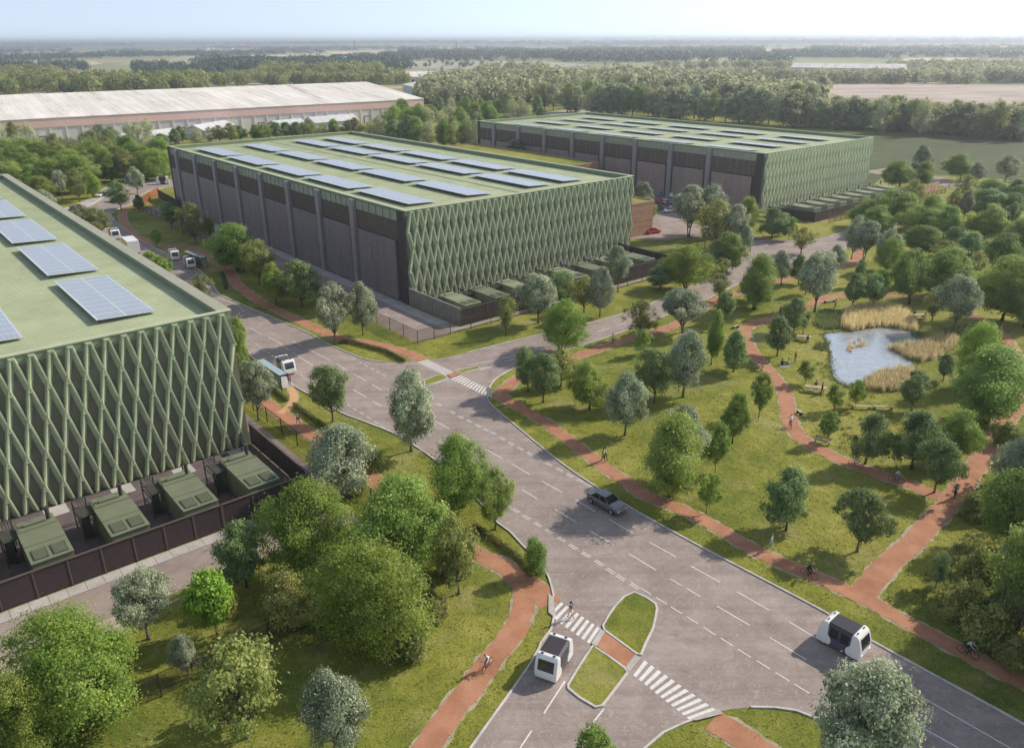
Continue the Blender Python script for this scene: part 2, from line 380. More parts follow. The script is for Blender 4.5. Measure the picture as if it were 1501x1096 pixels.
def GP(*pts, z=0): return [G(a, b, z) for a, b in pts]
def smooth_line(pts, step=1.0, closed=False):
    P = [Vector((a, b)) for a, b in pts]; out = []
    n = len(P)
    for i in range(n if closed else n-1):
        p0 = P[(i-1) % n] if closed or i > 0 else P[0]*2-P[1]; p1 = P[i]; p2 = P[(i+1) % n]
        p3 = P[(i+2) % n] if closed or i+2 < n else p2*2-p1
        m_ = max(1, int((p2-p1).length/step))
        for k in range(m_):
            t = k/m_; t2 = t*t; t3 = t2*t
            out.append(.5*((2*p1)+(p2-p0)*t+(2*p0-5*p1+4*p2-p3)*t2+(3*p1-p0-3*p2+p3)*t3))
    if not closed: out.append(P[-1])
    return [(q.x, q.y) for q in out]
def offset_pt(L, i):
    a = Vector(L[max(i-1, 0)]); b_ = Vector(L[min(i+1, len(L)-1)]); d = b_-a
    d = d.normalized() if d.length > 1e-6 else Vector((1, 0)); return Vector((-d.y, d.x))
def ribbon(mb, L, w, z, jit=0, rnd=None, mi=0):
    rows = []
    for i, q in enumerate(L):
        n = offset_pt(L, i); ww = w if not callable(w) else w(i/len(L))
        a = Vector(q)+n*(ww/2+(rnd.uniform(-jit, jit) if jit else 0)); b_ = Vector(q)-n*(ww/2+(rnd.uniform(-jit, jit) if jit else 0))
        rows.append((a, b_))
    for i in range(len(rows)-1):
        (a, b_), (c_, d) = rows[i], rows[i+1]
        mb.face([(b_.x, b_.y, z), (d.x, d.y, z), (c_.x, c_.y, z), (a.x, a.y, z)], mi)
HAZE = 1.9e-4
# ================================================================ GROUND
def build_ground():
    rr = [0, 60, 120, 250, 400, 600, 800, 1000, 1300, 1700, 2200, 2900, 3800, 5000, 6500, 8200, 10000, 12500, 15500]
    A0, A1, NA = R(40), R(140), 100
    mb = MB(); vs = []
    def hz(x, y):
        r = math.hypot(x, y)
        if r < 4300: return 0
        k = min(1, (r-4300)/2500)
        return k*(10*noise.noise(Vector((x/2600, y/1800, 1.3)))+5) + max(0, min(1, (r-6000)/5000))*(18+14*noise.noise(Vector((x/4200, 3.1, 0))))
    n = len(rr)
    for i, r in enumerate(rr):
        for k in range(NA+1):
            a = A0-R(8)+(A1-A0+R(16))*k/NA
            x, y = (r+1)*math.cos(a)*1.0, (r+1)*math.sin(a)-140
            vs.append((x, y, hz(x, y)))
    mb.v = vs
    for i in range(n-1):
        for k in range(NA):
            q = i*(NA+1)+k; mb.f.append((q, q+NA+1, q+NA+2, q+1)); mb.mi.append(0)
    o = link('ground', mb.mesh('ground', 'grass')); 
    bm = bmesh.new(); bm.from_mesh(o.data)
    if sum(f.normal.z for f in bm.faces) < 0: bmesh.ops.reverse_faces(bm, faces=bm.faces)
    bm.to_mesh(o.data); bm.free()
    tag(o, kind='structure'); return hz
HZ = build_ground()
# roads -----------------------------------------------------------
NE_K = [(1700, 1180), (1501, 1062), (1277, 939), (1207, 896), (1000, 787), (901, 730.5), (834, 687), (787, 650), (747, 616.5), (727, 600), (716, 588), (713, 578), (717, 569), (724, 558), (738, 548), (754, 540), (800, 523), (850, 508), (914, 486), (960, 469), (1000, 453), (1040, 437), (1083, 416), (1110, 403), (1150, 391), (1200, 379), (1240, 365), (1290, 344), (1340, 320)]
UP_K = [(1340, 304), (1290, 321), (1240, 339), (1200, 350), (1150, 352), (1115, 354), (1096, 363), (1080, 383), (1066, 396), (1040, 409), (1000, 425), (967.6, 439.5), (924, 456), (860.7, 474.5), (753.8, 499.6), (683.7, 517.5), (640, 526.5), (612, 529.7), (566.8, 531), (540, 528), (520, 521), (500, 513), (478, 503), (451, 488), (401, 466), (334, 437.8), (321, 431), (310, 414), (300, 403), (289, 394.4), (276, 389), (262, 382), (247, 374), (225, 362), (205, 351), (185, 337), (170, 325), (163, 314), (175, 306), (190, 301), (197, 295), (215, 282), (240, 276), (285, 272)]
TOP_K = [(285, 262), (232, 264), (190, 269), (152, 277), (148, 290), (135, 299), (105, 307), (50, 318)]
LF_K = [(50, 332), (105, 324), (140, 336), (165, 355), (190, 375), (225, 400), (262, 430), (300, 463), (340, 500), (373, 527), (400, 546), (431, 566), (456, 580), (500, 605), (533.4, 618), (580, 636.5), (607, 653), (640, 676.6), (690, 722), (730, 767), (746.5, 778.6), (766.5, 800), (792, 825), (805, 848), (812, 876), (813, 900), (808, 922), (793, 942), (778, 972), (690, 1096), (640, 1170)]
BT_K = [(880, 1170), (946, 1096), (972, 1074), (1000, 1061), (1030, 1049), (1067, 1039.5), (1100, 1036.4), (1135, 1037), (1167, 1041.5), (1215, 1060), (1290, 1104), (1400, 1170), (1600, 1290)]
road_outline = GP(*NE_K)+GP(*UP_K)+GP(*TOP_K)+GP(*LF_K)+GP(*BT_K)
sheet('avenue_road', road_outline, .02, 'asphalt')
sheet('car_park_road', GP((905, 349), (950, 352), (975, 352), (1010, 347), (1050, 349), (1095, 357), (1115, 360), (1130, 352), (1100, 345), (1060, 336), (1020, 329), (985, 322), (960, 318), (925, 318)), .012, 'gravel_lane')
sheet('car_park', GP((915, 322), (970, 327), (1008, 322), (1030, 300), (1000, 285), (925, 286)), .016, 'asphalt')
sheet('far_access_road', GP((1340, 266), (1400, 276), (1420, 272), (1385, 262)), .016, 'asphalt')
sheet('field_track', GP((1265, 252), (1400, 272), (1501, 290), (1501, 284), (1400, 264), (1300, 246)), .012, 'gravel_lane')
def kerb(pts, w=.16, h=.12, closed=False, name='kerb'):
    L = [Vector(p) for p in smooth_line(GP(*pts), 1.2, closed)]
    mb = MB(); n = len(L)
    rng = range(n if closed else n-1)
    nr = [offset_pt(L, i) for i in range(n)]
    if closed:
        for i in range(n):
            d = (L[(i+1) % n]-L[(i-1) % n]).normalized(); nr[i] = Vector((-d.y, d.x))
    for i in rng:
        j = (i+1) % n
        a, b_, c_, d = L[i]+nr[i]*w/2, L[i]-nr[i]*w/2, L[j]-nr[j]*w/2, L[j]+nr[j]*w/2
        A3 = lambda q, z: (q.x, q.y, z)
        mb.face([A3(a, h), A3(b_, h), A3(c_, h), A3(d, h)][::-1]); mb.face([A3(a, -.02), A3(a, h), A3(d, h), A3(d, -.02)]); mb.face([A3(b_, -.02), A3(c_, -.02), A3(c_, h), A3(b_, h)])
    return tag(link(name, mb.mesh(name, 'kerb_stone')), kind='structure')
kerb(NE_K[0:12]); kerb(NE_K[12:]); kerb(UP_K[0:16]); kerb(UP_K[18:-1]); kerb(TOP_K[1:]); kerb(LF_K[1:25]); kerb(LF_K[25:]); kerb(BT_K[:5]); kerb(BT_K[6:])
# ---- traffic islands
def island(pts, grass=True):
    L = smooth_line(GP(*pts), .5, True)
    kerb(pts, .18, .13, True)
    c_ = Vector((sum(p[0] for p in L)/len(L), sum(p[1] for p in L)/len(L)))
    sheet('island_grass', L, .10, 'grass')
island([(929.7, 868.5), (915, 875), (901, 890), (884, 917), (886, 924), (905, 938), (933, 958.5), (939.5, 960), (947, 942), (957, 922), (963, 892), (960.5, 885), (946, 875.5)])
island([(869, 947), (855, 968), (833, 1004), (833, 1009), (850, 1023), (873, 1036.5), (883, 1034.5), (902, 1010), (920, 986), (915, 979), (893, 963)])
island([(622, 566), (640, 561), (656, 555.5), (651, 549.8), (640, 551), (622, 558)])
island([(667, 544.5), (684, 540), (700, 537), (704, 540.5), (690, 545), (676, 549)])
# ---- paths
PR = random.Random(3); PATHS_ = []
def path(pts, w, mat='path_orange', z=.034, name='footpath', soil=True, jit=.13):
    L = smooth_line(GP(*pts), .55)
    PATHS_.append((L, w)); mb = MB(); ribbon(mb, L, w, z, jit*.75, PR)
    tag(link(name, mb.mesh(name, mat)), kind='structure')
    if soil:
        mb = MB(); ribbon(mb, L, w+.34, z-.02, .2, PR)
        tag(link('path_verge', mb.mesh('path_verge', 'soil')), kind='structure')
path([(719, 577), (731, 580), (757, 594.8), (800.6, 620), (840.7, 650), (884, 683), (924, 710), (947.6, 726.7), (1000, 747), (1043, 768.7), (1113.5, 810.4), (1187, 842), (1267, 877.5), (1333.8, 915), (1400.5, 949), (1447, 974), (1500.6, 1000), (1640, 1068), (1850, 1170)], 1.75)
path([(726, 579), (740, 571), (750, 561), (762, 554), (790, 541), (820, 530), (850, 521), (900, 504), (935, 494), (970, 484), (1000, 471), (1030, 451), (1055, 438), (1080, 429.5), (1120, 418), (1180, 402), (1234, 391), (1252, 381), (1259, 371), (1250, 362)], 2.0, z=.038)
path([(1122, 470), (1104, 474), (1092, 484), (1094, 498), (1102, 514), (1117, 533), (1137, 556), (1150, 575), (1155, 600), (1160, 623), (1180, 646.6), (1213.8, 665), (1247, 680), (1294, 696.7), (1334, 710), (1378, 728)], 1.95)
path([(1095, 478), (1130, 467.5), (1160, 457), (1184, 448), (1207, 438), (1230, 434), (1265, 431), (1300, 433), (1350, 438), (1394, 449), (1431, 466), (1462, 485), (1481, 505), (1496, 530)], 1.9, z=.038)
path([(1262, 872), (1300, 828), (1334, 799), (1360, 770), (1390.5, 738.7), (1403, 722), (1431, 683), (1450, 655), (1468, 626), (1491, 597), (1530, 565), (1600, 520), (1690, 480)], 2.1, z=.042)
path([(391, 592), (420, 612), (445, 630), (481, 652), (520, 680), (560, 712), (600, 742), (645, 776), (700, 812), (727, 824), (744, 834), (762, 852), (769, 868), (766, 895), (755, 922), (738, 946), (718, 970), (697, 1000), (666, 1038), (627, 1092), (590, 1150)], 1.95)
path([(330, 548), (360, 570), (391, 592)], 1.95, z=.038)
path([(748, 838), (770, 852), (790, 868), (808, 886)], 2.35, z=.044)
path([(424, 566), (430, 578), (429, 590), (420, 600), (410, 606)], 1.0, 'path_yellow', z=.048)
path([(186, 303), (181, 310), (180, 320), (186, 333), (200, 346), (222, 357), (247, 361), (265, 362), (282, 364.6), (304, 375), (323.8, 387), (337, 397), (342, 406), (347, 416), (363, 429), (388, 446), (417.5, 460), (461, 480), (490, 493), (513, 499.6), (540, 503), (573.5, 510), (600, 519), (619, 528)], 2.0)
path([(253, 364), (262, 376), (282, 388), (305, 395), (324, 396), (338, 394)], 1.3, z=.04)
path([(1044, 1055), (1080, 1075), (1110, 1096), (1160, 1130)], 2.1)
sheet('refuge_paving', GP((886.6, 927.3), (931, 960), (917, 978.6), (874.6, 948)), .115, 'path_orange')
sheet('refuge_paving', GP((655, 549.5), (667, 545.5), (674, 549.5), (661.5, 554.3)), .105, 'path_orange')
for q in ([(880.6, 922.6), (886.6, 927.3), (874.6, 948), (866.6, 944)], [(931, 960), (939, 965), (922.6, 986), (917, 978.6)], [(804, 871.3), (812, 876), (813, 906), (804, 898.6)], [(1020, 1057), (1060, 1047), (1053, 1040), (1013, 1055)]):
    sheet('crossing_pad', GP(*q), .122, 'concrete_pale')
# ---- markings
MK = MB(); MZ = .034
def dashes(pts, dash, gap, w=.1, phase=0):
    L = GP(*pts); d0 = -phase; S = []
    for a, b_ in zip(L, L[1:]):
        a = Vector(a); b_ = Vector(b_); ln = (b_-a).length; u = (b_-a)/ln; n = Vector((-u.y, u.x))*w/2
        t = d0
        while t < ln:
            s0, s1 = max(t, 0), min(t+dash, ln)
            if s1 > s0+.02:
                p, q = a+u*s0, a+u*s1
                MK.face([(p.x-n.x, p.y-n.y, MZ), (q.x-n.x, q.y-n.y, MZ), (q.x+n.x, q.y+n.y, MZ), (p.x+n.x, p.y+n.y, MZ)])
            t += dash+gap
        d0 = t-ln
        if gap == 0: d0 = 0
def seg(*prs, w=.11):
    for i in range(0, len(prs), 2): dashes([prs[i], prs[i+1]], 1e9, 0, w)
c5 = lambda x, y: (500+x/2.994, 366+y/2.994)
c8 = lambda x, y: (500+x/3.002, 732+y/3.002)
c9 = lambda x, y: (1000+x/2.996, 732+y/2.996)
k4 = lambda x, y: (360+x/7.505, 500+y/7.505)
# lane line nearer the park
seg(k4(515, 0), k4(625, 52), k4(685, 85), k4(935, 218), k4(998, 253), k4(1122, 325), k4(1188, 362), k4(1318, 437), k4(1388, 475), k4(1500, 540), c5(410, 750), c5(475, 787), c5(515, 805), c5(570, 838), c5(630, 873), c5(705, 915), c5(750, 940), c5(830, 988), c5(880, 1015), c5(970, 1065),
    c8(1030, 0), c8(1120, 55), c8(1180, 88), c8(1287, 150), c8(1355, 187), c8(1473, 252), c9(38, 292), c9(165, 363), c9(240, 405), c9(382, 486), c9(470, 537), c9(590, 610), c9(760, 700), c9(900, 780), c9(1008, 842), c9(1440, 1091))
seg((313, 452), (330, 461), (340, 466), (357, 475), (367, 481), (384, 490), (393, 494), (412, 504))
# lane line in the middle
seg(k4(380, 28), k4(470, 95), k4(520, 128), k4(745, 272), k4(1190, 537), k4(1328, 620), k4(1400, 662), k4(1500, 722), c5(230, 720), c5(290, 755), c5(330, 777), c5(395, 818), c5(430, 840), c5(475, 865), c5(540, 903), c5(600, 938), c5(680, 987), c5(745, 1025), c5(795, 1053), c5(860, 1093),
    c8(940, 43), c8(1038, 102), c8(1093, 137), c8(1200, 200), c8(1265, 238), c8(1385, 310), c8(1450, 350), c8(1520, 392), c9(0, 378), c9(80, 427), c9(153, 468), c9(297, 553), c9(383, 605), c9(545, 703), c9(640, 760), c9(780, 842), c9(960, 950), c9(1215, 1091))
# turning lane, short single and double dashes
def dd(*p, s=0.26, ln=1.1):
    """pairs of short dashes centred on the given pixels"""
    for i, q in enumerate(p):
        q0 = Vector(G(*p[i-1])) if i else Vector(G(*q)); q1 = Vector(G(*p[i+1])) if i+1 < len(p) else Vector(G(*q))
        u = (q1-q0).normalized(); n = Vector((-u.y, u.x)); m_ = Vector(G(*q))
        for k in ((-1, 1) if s else (0,)):
            c_ = m_+n*k*s/2; a = c_-u*ln/2-n*.05; b_ = c_+u*ln/2-n*.05; e = c_+u*ln/2+n*.05; f = c_-u*ln/2+n*.05
            MK.face([(a.x, a.y, MZ), (b_.x, b_.y, MZ), (e.x, e.y, MZ), (f.x, f.y, MZ)])
dd(c5(390, 657), c5(430, 680), c5(490, 714), c5(525, 735), c5(563, 752), c5(600, 772), c5(638, 792), c5(668, 806), c5(708, 830), c5(745, 850), c5(787, 873), c5(828, 896), c5(870, 918), c5(912, 942), c5(958, 966), c5(1004, 990), c5(1050, 1015), c5(1083, 1032), c5(1130, 1056), ln=1.0)
dd(c8(690, 5), c8(728, 27), c8(768, 49), c8(815, 79), c8(865, 110), c8(915, 141), c8(970, 175), c8(1020, 208), c8(1077, 243), c8(1135, 279), c8(1185, 315), c8(1230, 344), c8(1292, 381), ln=1.05)
dd(c8(1340, 403), c8(1410, 446), c8(1475, 487), c9(45, 530), c9(120, 578), c9(195, 625), c9(273, 675), c9(355, 725), c9(440, 778), c9(525, 830), s=0, ln=1.2)
dd(k4(118, 32), k4(158, 65), k4(208, 100), k4(255, 132), k4(300, 165), k4(342, 197), s=0, ln=1.0)
dd(k4(620, 380), k4(685, 417), s=0, ln=1.0)
dd(k4(1138, 707), c5(60, 700), c5(90, 718), c5(122, 738), c5(155, 758), c5(185, 778), c5(216, 796), c5(250, 818), c5(300, 850), c5(350, 885), c5(400, 915), c5(440, 950), s=0, ln=1.0)
dd(k4(1190, 197), k4(1265, 237), k4(1325, 270), k4(1392, 306), k4(1457, 342), c5(188, 551), s=0, ln=1.0)
# upper avenue, partly hidden
seg((203, 358), (222, 370), (230, 375), (247, 386), (256, 391), (270, 400), w=.1)
dd((250, 383), (262, 391), (272, 399), (281, 407), (289, 415), (296, 424), s=0, ln=1.0)
seg((286, 398), (296, 407), (296, 407), (305, 421), (305, 421), (311, 430), (311, 430), (330, 440), (330, 440), (350, 448), (350, 448), (357, 456), (357, 456), (384, 466), w=.09)
# side road north
seg(c5(555, 507), c5(670, 487), c5(605, 527), c5(680, 508), c5(708, 478), c5(785, 460), c5(715, 492), c5(780, 476), c5(870, 440), c5(905, 428), c5(1115, 362), c5(1180, 345), c5(1205, 335), c5(1250, 320), c5(1300, 300), c5(1340, 286), w=.12)
seg(c5(375, 600), c5(470, 569), w=.08)
# side road south
seg(c8(985, 798), c8(893, 940), c8(1157, 920), c8(1057, 1045), c8(838, 1017), c8(788, 1093), w=.12)
tag(link('road_markings', MK.mesh('road_markings', 'marking')), kind='structure')
# zebra crossings: stripes between two edges
def zebra(a0, a1, b0, b1, n, fill=.52, name='zebra_crossing', clip=None):
    mb = MB(); a0, a1, b0, b1 = [Vector(q) for q in (a0, a1, b0, b1)]
    for i in range(n):
        t0, t1 = (i+.25)/n, (i+.25+fill)/n
        P = [a0.lerp(a1, t0), a0.lerp(a1, t1), b0.lerp(b1, t1), b0.lerp(b1, t0)]
        if clip:
            for u_, d_ in ((0, 3), (1, 2)):
                if P[d_].x < clip: P[d_] = P[u_].lerp(P[d_], max(0, (P[u_].x-clip)/(P[u_].x-P[d_].x)))
        mb.face([G(q.x, q.y)+(.036,) for q in P])
    tag(link(name, mb.mesh(name, 'marking')), kind='structure')
zebra((813, 876), (881, 922), (793, 894), (866, 945), 9, clip=813)
zebra((942, 966), (1052, 1042), (926, 988), (1012, 1056), 11)
zebra((626, 526.5), (666, 546), (611, 531), (653, 551), 11)
zebra((674, 549.5), (717, 571), (660, 555.5), (712, 580.5), 12)
# low clipped hedges along the paths
# fields ----------------------------------------------------------
sheet('dark_field', [G(700, 172), G(860, 160), G(1000, 176), G(1150, 190), G(1300, 198), G(1700, 212), G(1700, 300), G(1460, 262), G(1300, 252), G(1250, 300), G(1100, 280), G(800, 230)], .008, 'field')
sheet('dirt_field', [G(1160, 126), G(1250, 123.5), G(1340, 123), G(1360, 119), G(1380, 119), G(1400, 124), G(1600, 128), G(1600, 160), G(1450, 155), G(1330, 148), G(1240, 143)], .2, 'dirt_field')
sheet('dirt_field', [G(800, 165), G(850, 160), G(870, 166), G(815, 174)], .2, 'dirt_field')
sheet('stubble_field', [G(1320, 90), G(1350, 89), G(1420, 90), G(1440, 93), G(1330, 94)], .3, 'dirt_field')
FAR_FIELDS = [([(6, 103), (40, 95), (90, 89), (132, 90), (150, 94), (120, 98), (60, 105)], 0), ([(160, 97), (200, 89), (280, 86), (310, 90), (250, 98)], 1), ([(300, 85), (400, 81), (500, 79.5), (560, 81), (480, 88), (330, 93)], 0),
 ([(475, 75.5), (560, 75), (590, 77), (586, 83), (490, 83)], 2), ([(490, 92), (620, 90), (800, 90.5), (870, 96), (780, 103), (560, 101)], 3), ([(766, 71.5), (832, 71), (834, 75), (766, 75)], 0), ([(1115, 72), (1190, 70.5), (1188, 77), (1120, 79)], 2),
 ([(1316, 86), (1420, 85), (1445, 93), (1330, 94)], 0), ([(1010, 87.5), (1150, 86), (1165, 91), (1010, 93)], 1), ([(20, 79), (120, 76.5), (125, 79.5), (20, 82)], 1), ([(90, 71), (150, 70), (180, 76), (110, 78)], 0), ([(610, 73), (700, 72.4), (700, 75), (610, 76)], 0), ([(940, 79.5), (1020, 78.5), (1050, 81.5), (950, 82.5)], 0), ([(200, 74.5), (330, 73.5), (350, 77), (210, 79)], 1), ([(1230, 71), (1330, 70), (1320, 72.5), (1240, 73)], 0)]
ground_mat('pale_field', [(.44, .42, .25), (.54, .50, .33), (.62, .57, .40)], .012, .05)
ground_mat('green_field', [(.24, .27, .15), (.33, .36, .20), (.42, .43, .26)], .012, .05)
ground_mat('tan_field', [(.50, .38, .24), (.60, .46, .30), (.66, .53, .37)], .012, .05)
ground_mat('scrub_field', [(.26, .25, .18), (.38, .36, .26), (.48, .44, .34)], .03, .1)
for P_, k_ in FAR_FIELDS: sheet('farm_field', GP(*P_), .5, ('pale_field', 'green_field', 'tan_field', 'scrub_field')[k_])
# pond ------------------------------------------------------------
c6 = lambda x, y: (1000+x/2.994, 366+y/2.994)
pond = [c6(*q) for q in ((622, 372), (632, 400), (645, 440), (652, 500), (665, 560), (690, 585), (730, 602), (765, 585), (800, 578), (870, 552), (950, 530), (1012, 512), (1005, 485), (960, 455), (985, 440), (1050, 425), (1062, 395), (1020, 362), (930, 343), (860, 342), (780, 352), (700, 360))]
sheet('pond_water', smooth_line(GP(*pond), 1, True), .05, 'water')
pm('mud', (.035, .028, .018), .2, 1, .6)
sheet('pond_bank', smooth_line(GP(*[(x+(x-1282)*.018, y+(y-520)*.018) for x, y in pond]), 1, True), .03, 'mud')
# site paving -----------------------------------------------------
def LP(A, *pts): return [LW(A, *p) for p in pts]
sheet('yard_paving', LP(AL, (-62, .2), (-.1, .2), (-.1, -16), (-62, -16)), .02, 'yard_paving')
sheet('yard_paving', LP(AM, (.2, .2), (56, .2), (56, -16), (.2, -16)), .02, 'yard_paving')
sheet('yard_paving', LP(AR, (.2, .2), (60, .2), (60, -17), (.2, -17)), .02, 'yard_paving')
sheet('service_lane', LP(AL, (-62, -17.8), (-62, -22.2), (-40, -22.5), (-25, -22.8), (-12, -23.2), (1.8, -23.4), (1.9, -17.8), (3, -17.8), (3, 40), (.0, 40), (.0, -17.8)), .018, 'gravel_lane')
sheet('service_lane', LP(AM, (-3.2, -18), (-3.2, 126), (-10.3, 126), (-10.3, -18)), .018, 'gravel_lane')
sheet('site_road', LP(AM, (-3.2, -15), (-3.2, 121), (-7.4, 121), (-7.4, -12)), .028, 'asphalt')
sheet('apron_strip', LP(AM, (-.9, .5), (-.9, 124), (-3.2, 124), (-3.2, -17.6), (-.5, -17.6), (50, -17.6), (50, -16.4), (-.6, -16.4)), .024, 'concrete_pale')
sheet('dark_apron', LP(AM, (-.9, .5), (0, .5), (0, 124), (-.9, 124)), .02, 'asphalt')
sheet('car_park', LP(AR, (-.2, 0), (-14, 0), (-14, 120), (-.2, 120)), .014, 'asphalt')
mb = MB()
for i in range(44):
    x0 = 1.6-1.5*(i+1)
    mb.face([LW(AL, x0+.04, -17.75)+(.03,), LW(AL, x0+1.5, -17.75)+(.03,), LW(AL, x0+1.5, -16.25)+(.03,), LW(AL, x0+.04, -16.25)+(.03,)])
sheet('paver_bed', LP(AL, (-66, -17.8), (1.7, -17.8), (1.7, -16.2), (-66, -16.2)), .022, 'yard_paving')
tag(link('pavers', mb.mesh('pavers', 'concrete_pale')), kind='structure')
kerb([(150, 928), (200, 905), (263, 878), (306, 848), (330, 832)], .12, .1)
sheet('pale_pavement', GP((90, 318), (112, 310), (135, 302), (150, 293), (154, 288), (150, 284), (135, 290), (110, 300), (85, 308)), .05, 'concrete_pale')
sheet('shelter_platform', GP((392, 535), (420, 553), (432, 565), (416, 570), (396, 556), (378, 543)), .1, 'concrete_pale')
sheet('soil_patch', smooth_line(GP((150, 900), (178, 888), (190, 915), (186, 930), (165, 925), (140, 915)), 1, True), .016, 'soil')
sheet('soil_patch', smooth_line(GP((0, 958), (30, 945), (45, 970), (30, 1000), (0, 1040), (-30, 1000)), 1, True), .016, 'soil')
# ================================================================ DATA HALLS
SP = 1.73
def fins(x0, x1, H, BW=(.32, .2, .46)):
    mb = MB(); rowh = 3.65; zt = H-.3
    def bar(xa, za, xb, zb):
        if zb < .15:
            t = (za-.15)/(za-zb); xb = xa+(xb-xa)*t; zb = .15
        if za-zb < .1: return
        d = Vector((xb-xa, 0, zb-za)).normalized(); n = Vector((d.z, 0, -d.x))
        if n.x < 0: n = -n
        wb, wf, dp = BW; q0, q1 = (wb*.25, wb*.25+wf*2) if xb > xa else (-wb*.25-wf*2, -wb*.25)
        B = []
        for (x, z) in ((xa, za), (xb, zb)):
            B.append([(x-wb, .02, z), (x+wb, .02, z), (x+q1, -dp, z), (x+q0, -dp, z)])
        mb.hexa(B[1]+B[0])
    n = int((x1-x0)/SP)
    off = ((x1-x0)-n*SP)/2
    for j in range(5):
        za, zb = zt-j*rowh, zt-(j+1)*rowh
        sh = .5 if j % 2 == 0 else 0
        for i in range(n+1):
            xa = x0+off+(i+(.5 if j % 2 == 0 else 0))*SP
            for s in (-1, 1):
                xb = xa+s*SP/2
                if xa > x1-.1 or xb < x0+.05 or xb > x1-.05 or xa < x0+.05: continue
                bar(xa, za, xb, zb)
        for i in range(n+1):   # node caps
            xa = x0+off+(i+(.5 if j % 2 == 0 else 0))*SP
            if x0+.1 < xa < x1-.1: mb.hexa([(xa-.34, .02, za-.16), (xa+.34, .02, za-.16), (xa+.26, -BW[2]-.02, za-.16), (xa-.26, -BW[2]-.02, za-.16), (xa-.34, .02, za+.02), (xa+.34, .02, za+.02), (xa+.26, -BW[2]-.02, za+.02), (xa-.26, -BW[2]-.02, za+.02)])
    return mb
def hall(A, x0, x1, L, H, label, bays=True, capw=.5, pink=False):
    t = thing('data_hall', label, 'building', (A[0], A[1], 0), RZ)
    W_ = MB(); W_.box(x0, x1, 0, L, 0, H-1.1)
    part('wall', W_, ['hall_wall_green' if bays else 'hall_wall'], t)
    # parapet: upstands with caps
    pw = capw
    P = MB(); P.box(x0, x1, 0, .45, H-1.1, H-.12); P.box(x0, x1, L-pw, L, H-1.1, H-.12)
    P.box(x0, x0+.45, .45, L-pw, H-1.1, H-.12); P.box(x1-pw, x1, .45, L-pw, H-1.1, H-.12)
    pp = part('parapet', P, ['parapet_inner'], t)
    K = MB(); K.box(x0-.12, x1+.12, -.12, .5, H-.12, H, 0); K.box(x0-.12, x0+.5, .5, L-pw-.05, H-.12, H, 0)
    part('flashing', K, ['flashing_green'], pp)
    K = MB(); K.box(x0-.12, x1+.12, L-pw-.05, L+.12, H-.12, H); K.box(x1-pw-.05, x1+.12, .5, L-pw-.05, H-.12, H)
    part('cap', K, ['parapet_cap' if capw > .8 else 'flashing_green'], pp)
    Rf = MB(); Rf.box(x0+.45, x1-pw, .45, L-pw, H-1.1, H-.95)
    y = .9
    while y < L-pw-.5:
        Rf.box(x0+.46, x1-pw-.01, y, y+.16, H-.95, H-.90); y += .62
    rf = part('roof', Rf, ['roof_green'], t)
    if bays:
        rd = MB(); xm = x0+30
        rd.box(xm, xm+.5, 1, L-2, H-.90, H-.80)
        for k in range(int((L-4)/1.2)): rd.box(xm+.5, xm+.9, 1.5+k*1.2, 2.1+k*1.2, H-.90, H-.76)
        part('ridge_cap', rd, ['flashing_green'], rf)
    f = part('facade_fins', fins(x0, x1, H, (.34, .07, .5) if not bays else (.45, .12, .50)), ['fin_green' if not pink else 'fin_green_pale'], t)
    if bays:
        ys = [17.9+14.2*k for k in range(8)]
        cuts = [2.2]+ys+[L-1.2]
        for k, y in enumerate(ys):
            mb = MB(); mb.box(x0-1.0, x0, y-.75, y+.75, 0, H-.35); mb.box(x0-1.06, x0, y-.85, y+.85, 0, .5)
            part('pilaster', mb, ['pilaster_grey'], t)
        for ya, yb in ((-.02, 2.2), (L-1.2, L)): part('corner_pier', MB().box(x0-.5, x0, ya, yb, 0, H-.14), ['plum_dark'], t)
        for k in range(len(cuts)-1):
            a = cuts[k]+(.75 if k else 0); b_ = cuts[k+1]-.75 if k < 8 else cuts[k+1]
            mb = MB(); mb.box(x0-.62, x0, a+.9, b_-.55, .15, 11.4 if not pink else 9.6)
            part('bay_panel', mb, ['bay_panel_pink' if pink else 'bay_panel'], t)
            mb = MB(); mb.box(x0-.30, x0, a, b_, 11.6 if not pink else 9.9, H-2.2)
            n = 26
            for q in range(n):
                yy = a+(b_-a)*(q+.5)/n; mb.box(x0-.36, x0-.30, yy-.05, yy+.05, 11.65 if not pink else 9.95, H-2.25)
            zz = 11.9 if not pink else 10.2
            while zz < H-2.3: mb.box(x0-.33, x0-.30, a+.02, b_-.02, zz, zz+.05); zz += .45
            lv = part('louvre', mb, ['louvre_brown'], t)
            mb = MB(); mb.box(x0-.26, x0, a, b_, H-2.2, H-.55)
            cl = part('clerestory', mb, ['clerestory'], t)
            mb = MB(); m_ = 6 if not pink else 7
            for q in range(m_+1):
                yy = a+(b_-a)*q/m_; mb.box(x0-.31, x0-.26, yy-.06, yy+.06, (H-2.2) if not pink else 9.9, H-.5)
            mb.box(x0-.34, x0-.26, a, b_, H-2.32, H-2.18)
            part('mullion', mb, ['plum_dark' if not pink else 'pilaster_grey'], cl)
            mb = MB(); mb.box(x0-.16, x0, a, b_, 0, 11.6 if not pink else 9.9)
            part('recess', mb, ['plum_dark'], t)
    return t
hall(AL, -61, 0, 132, 17.0, 'green data hall in the near corner, only its near end and flat roof seen', bays=False, capw=1.25)
hall(AM, 0, 59.4, 125, 17.2, 'green data hall in the centre with a long dark bayed side and twenty roof arrays')
hall(AR, 0, 58.6, 127.4, 16.2, 'pale green data hall farthest back beside the dark green field', pink=True)
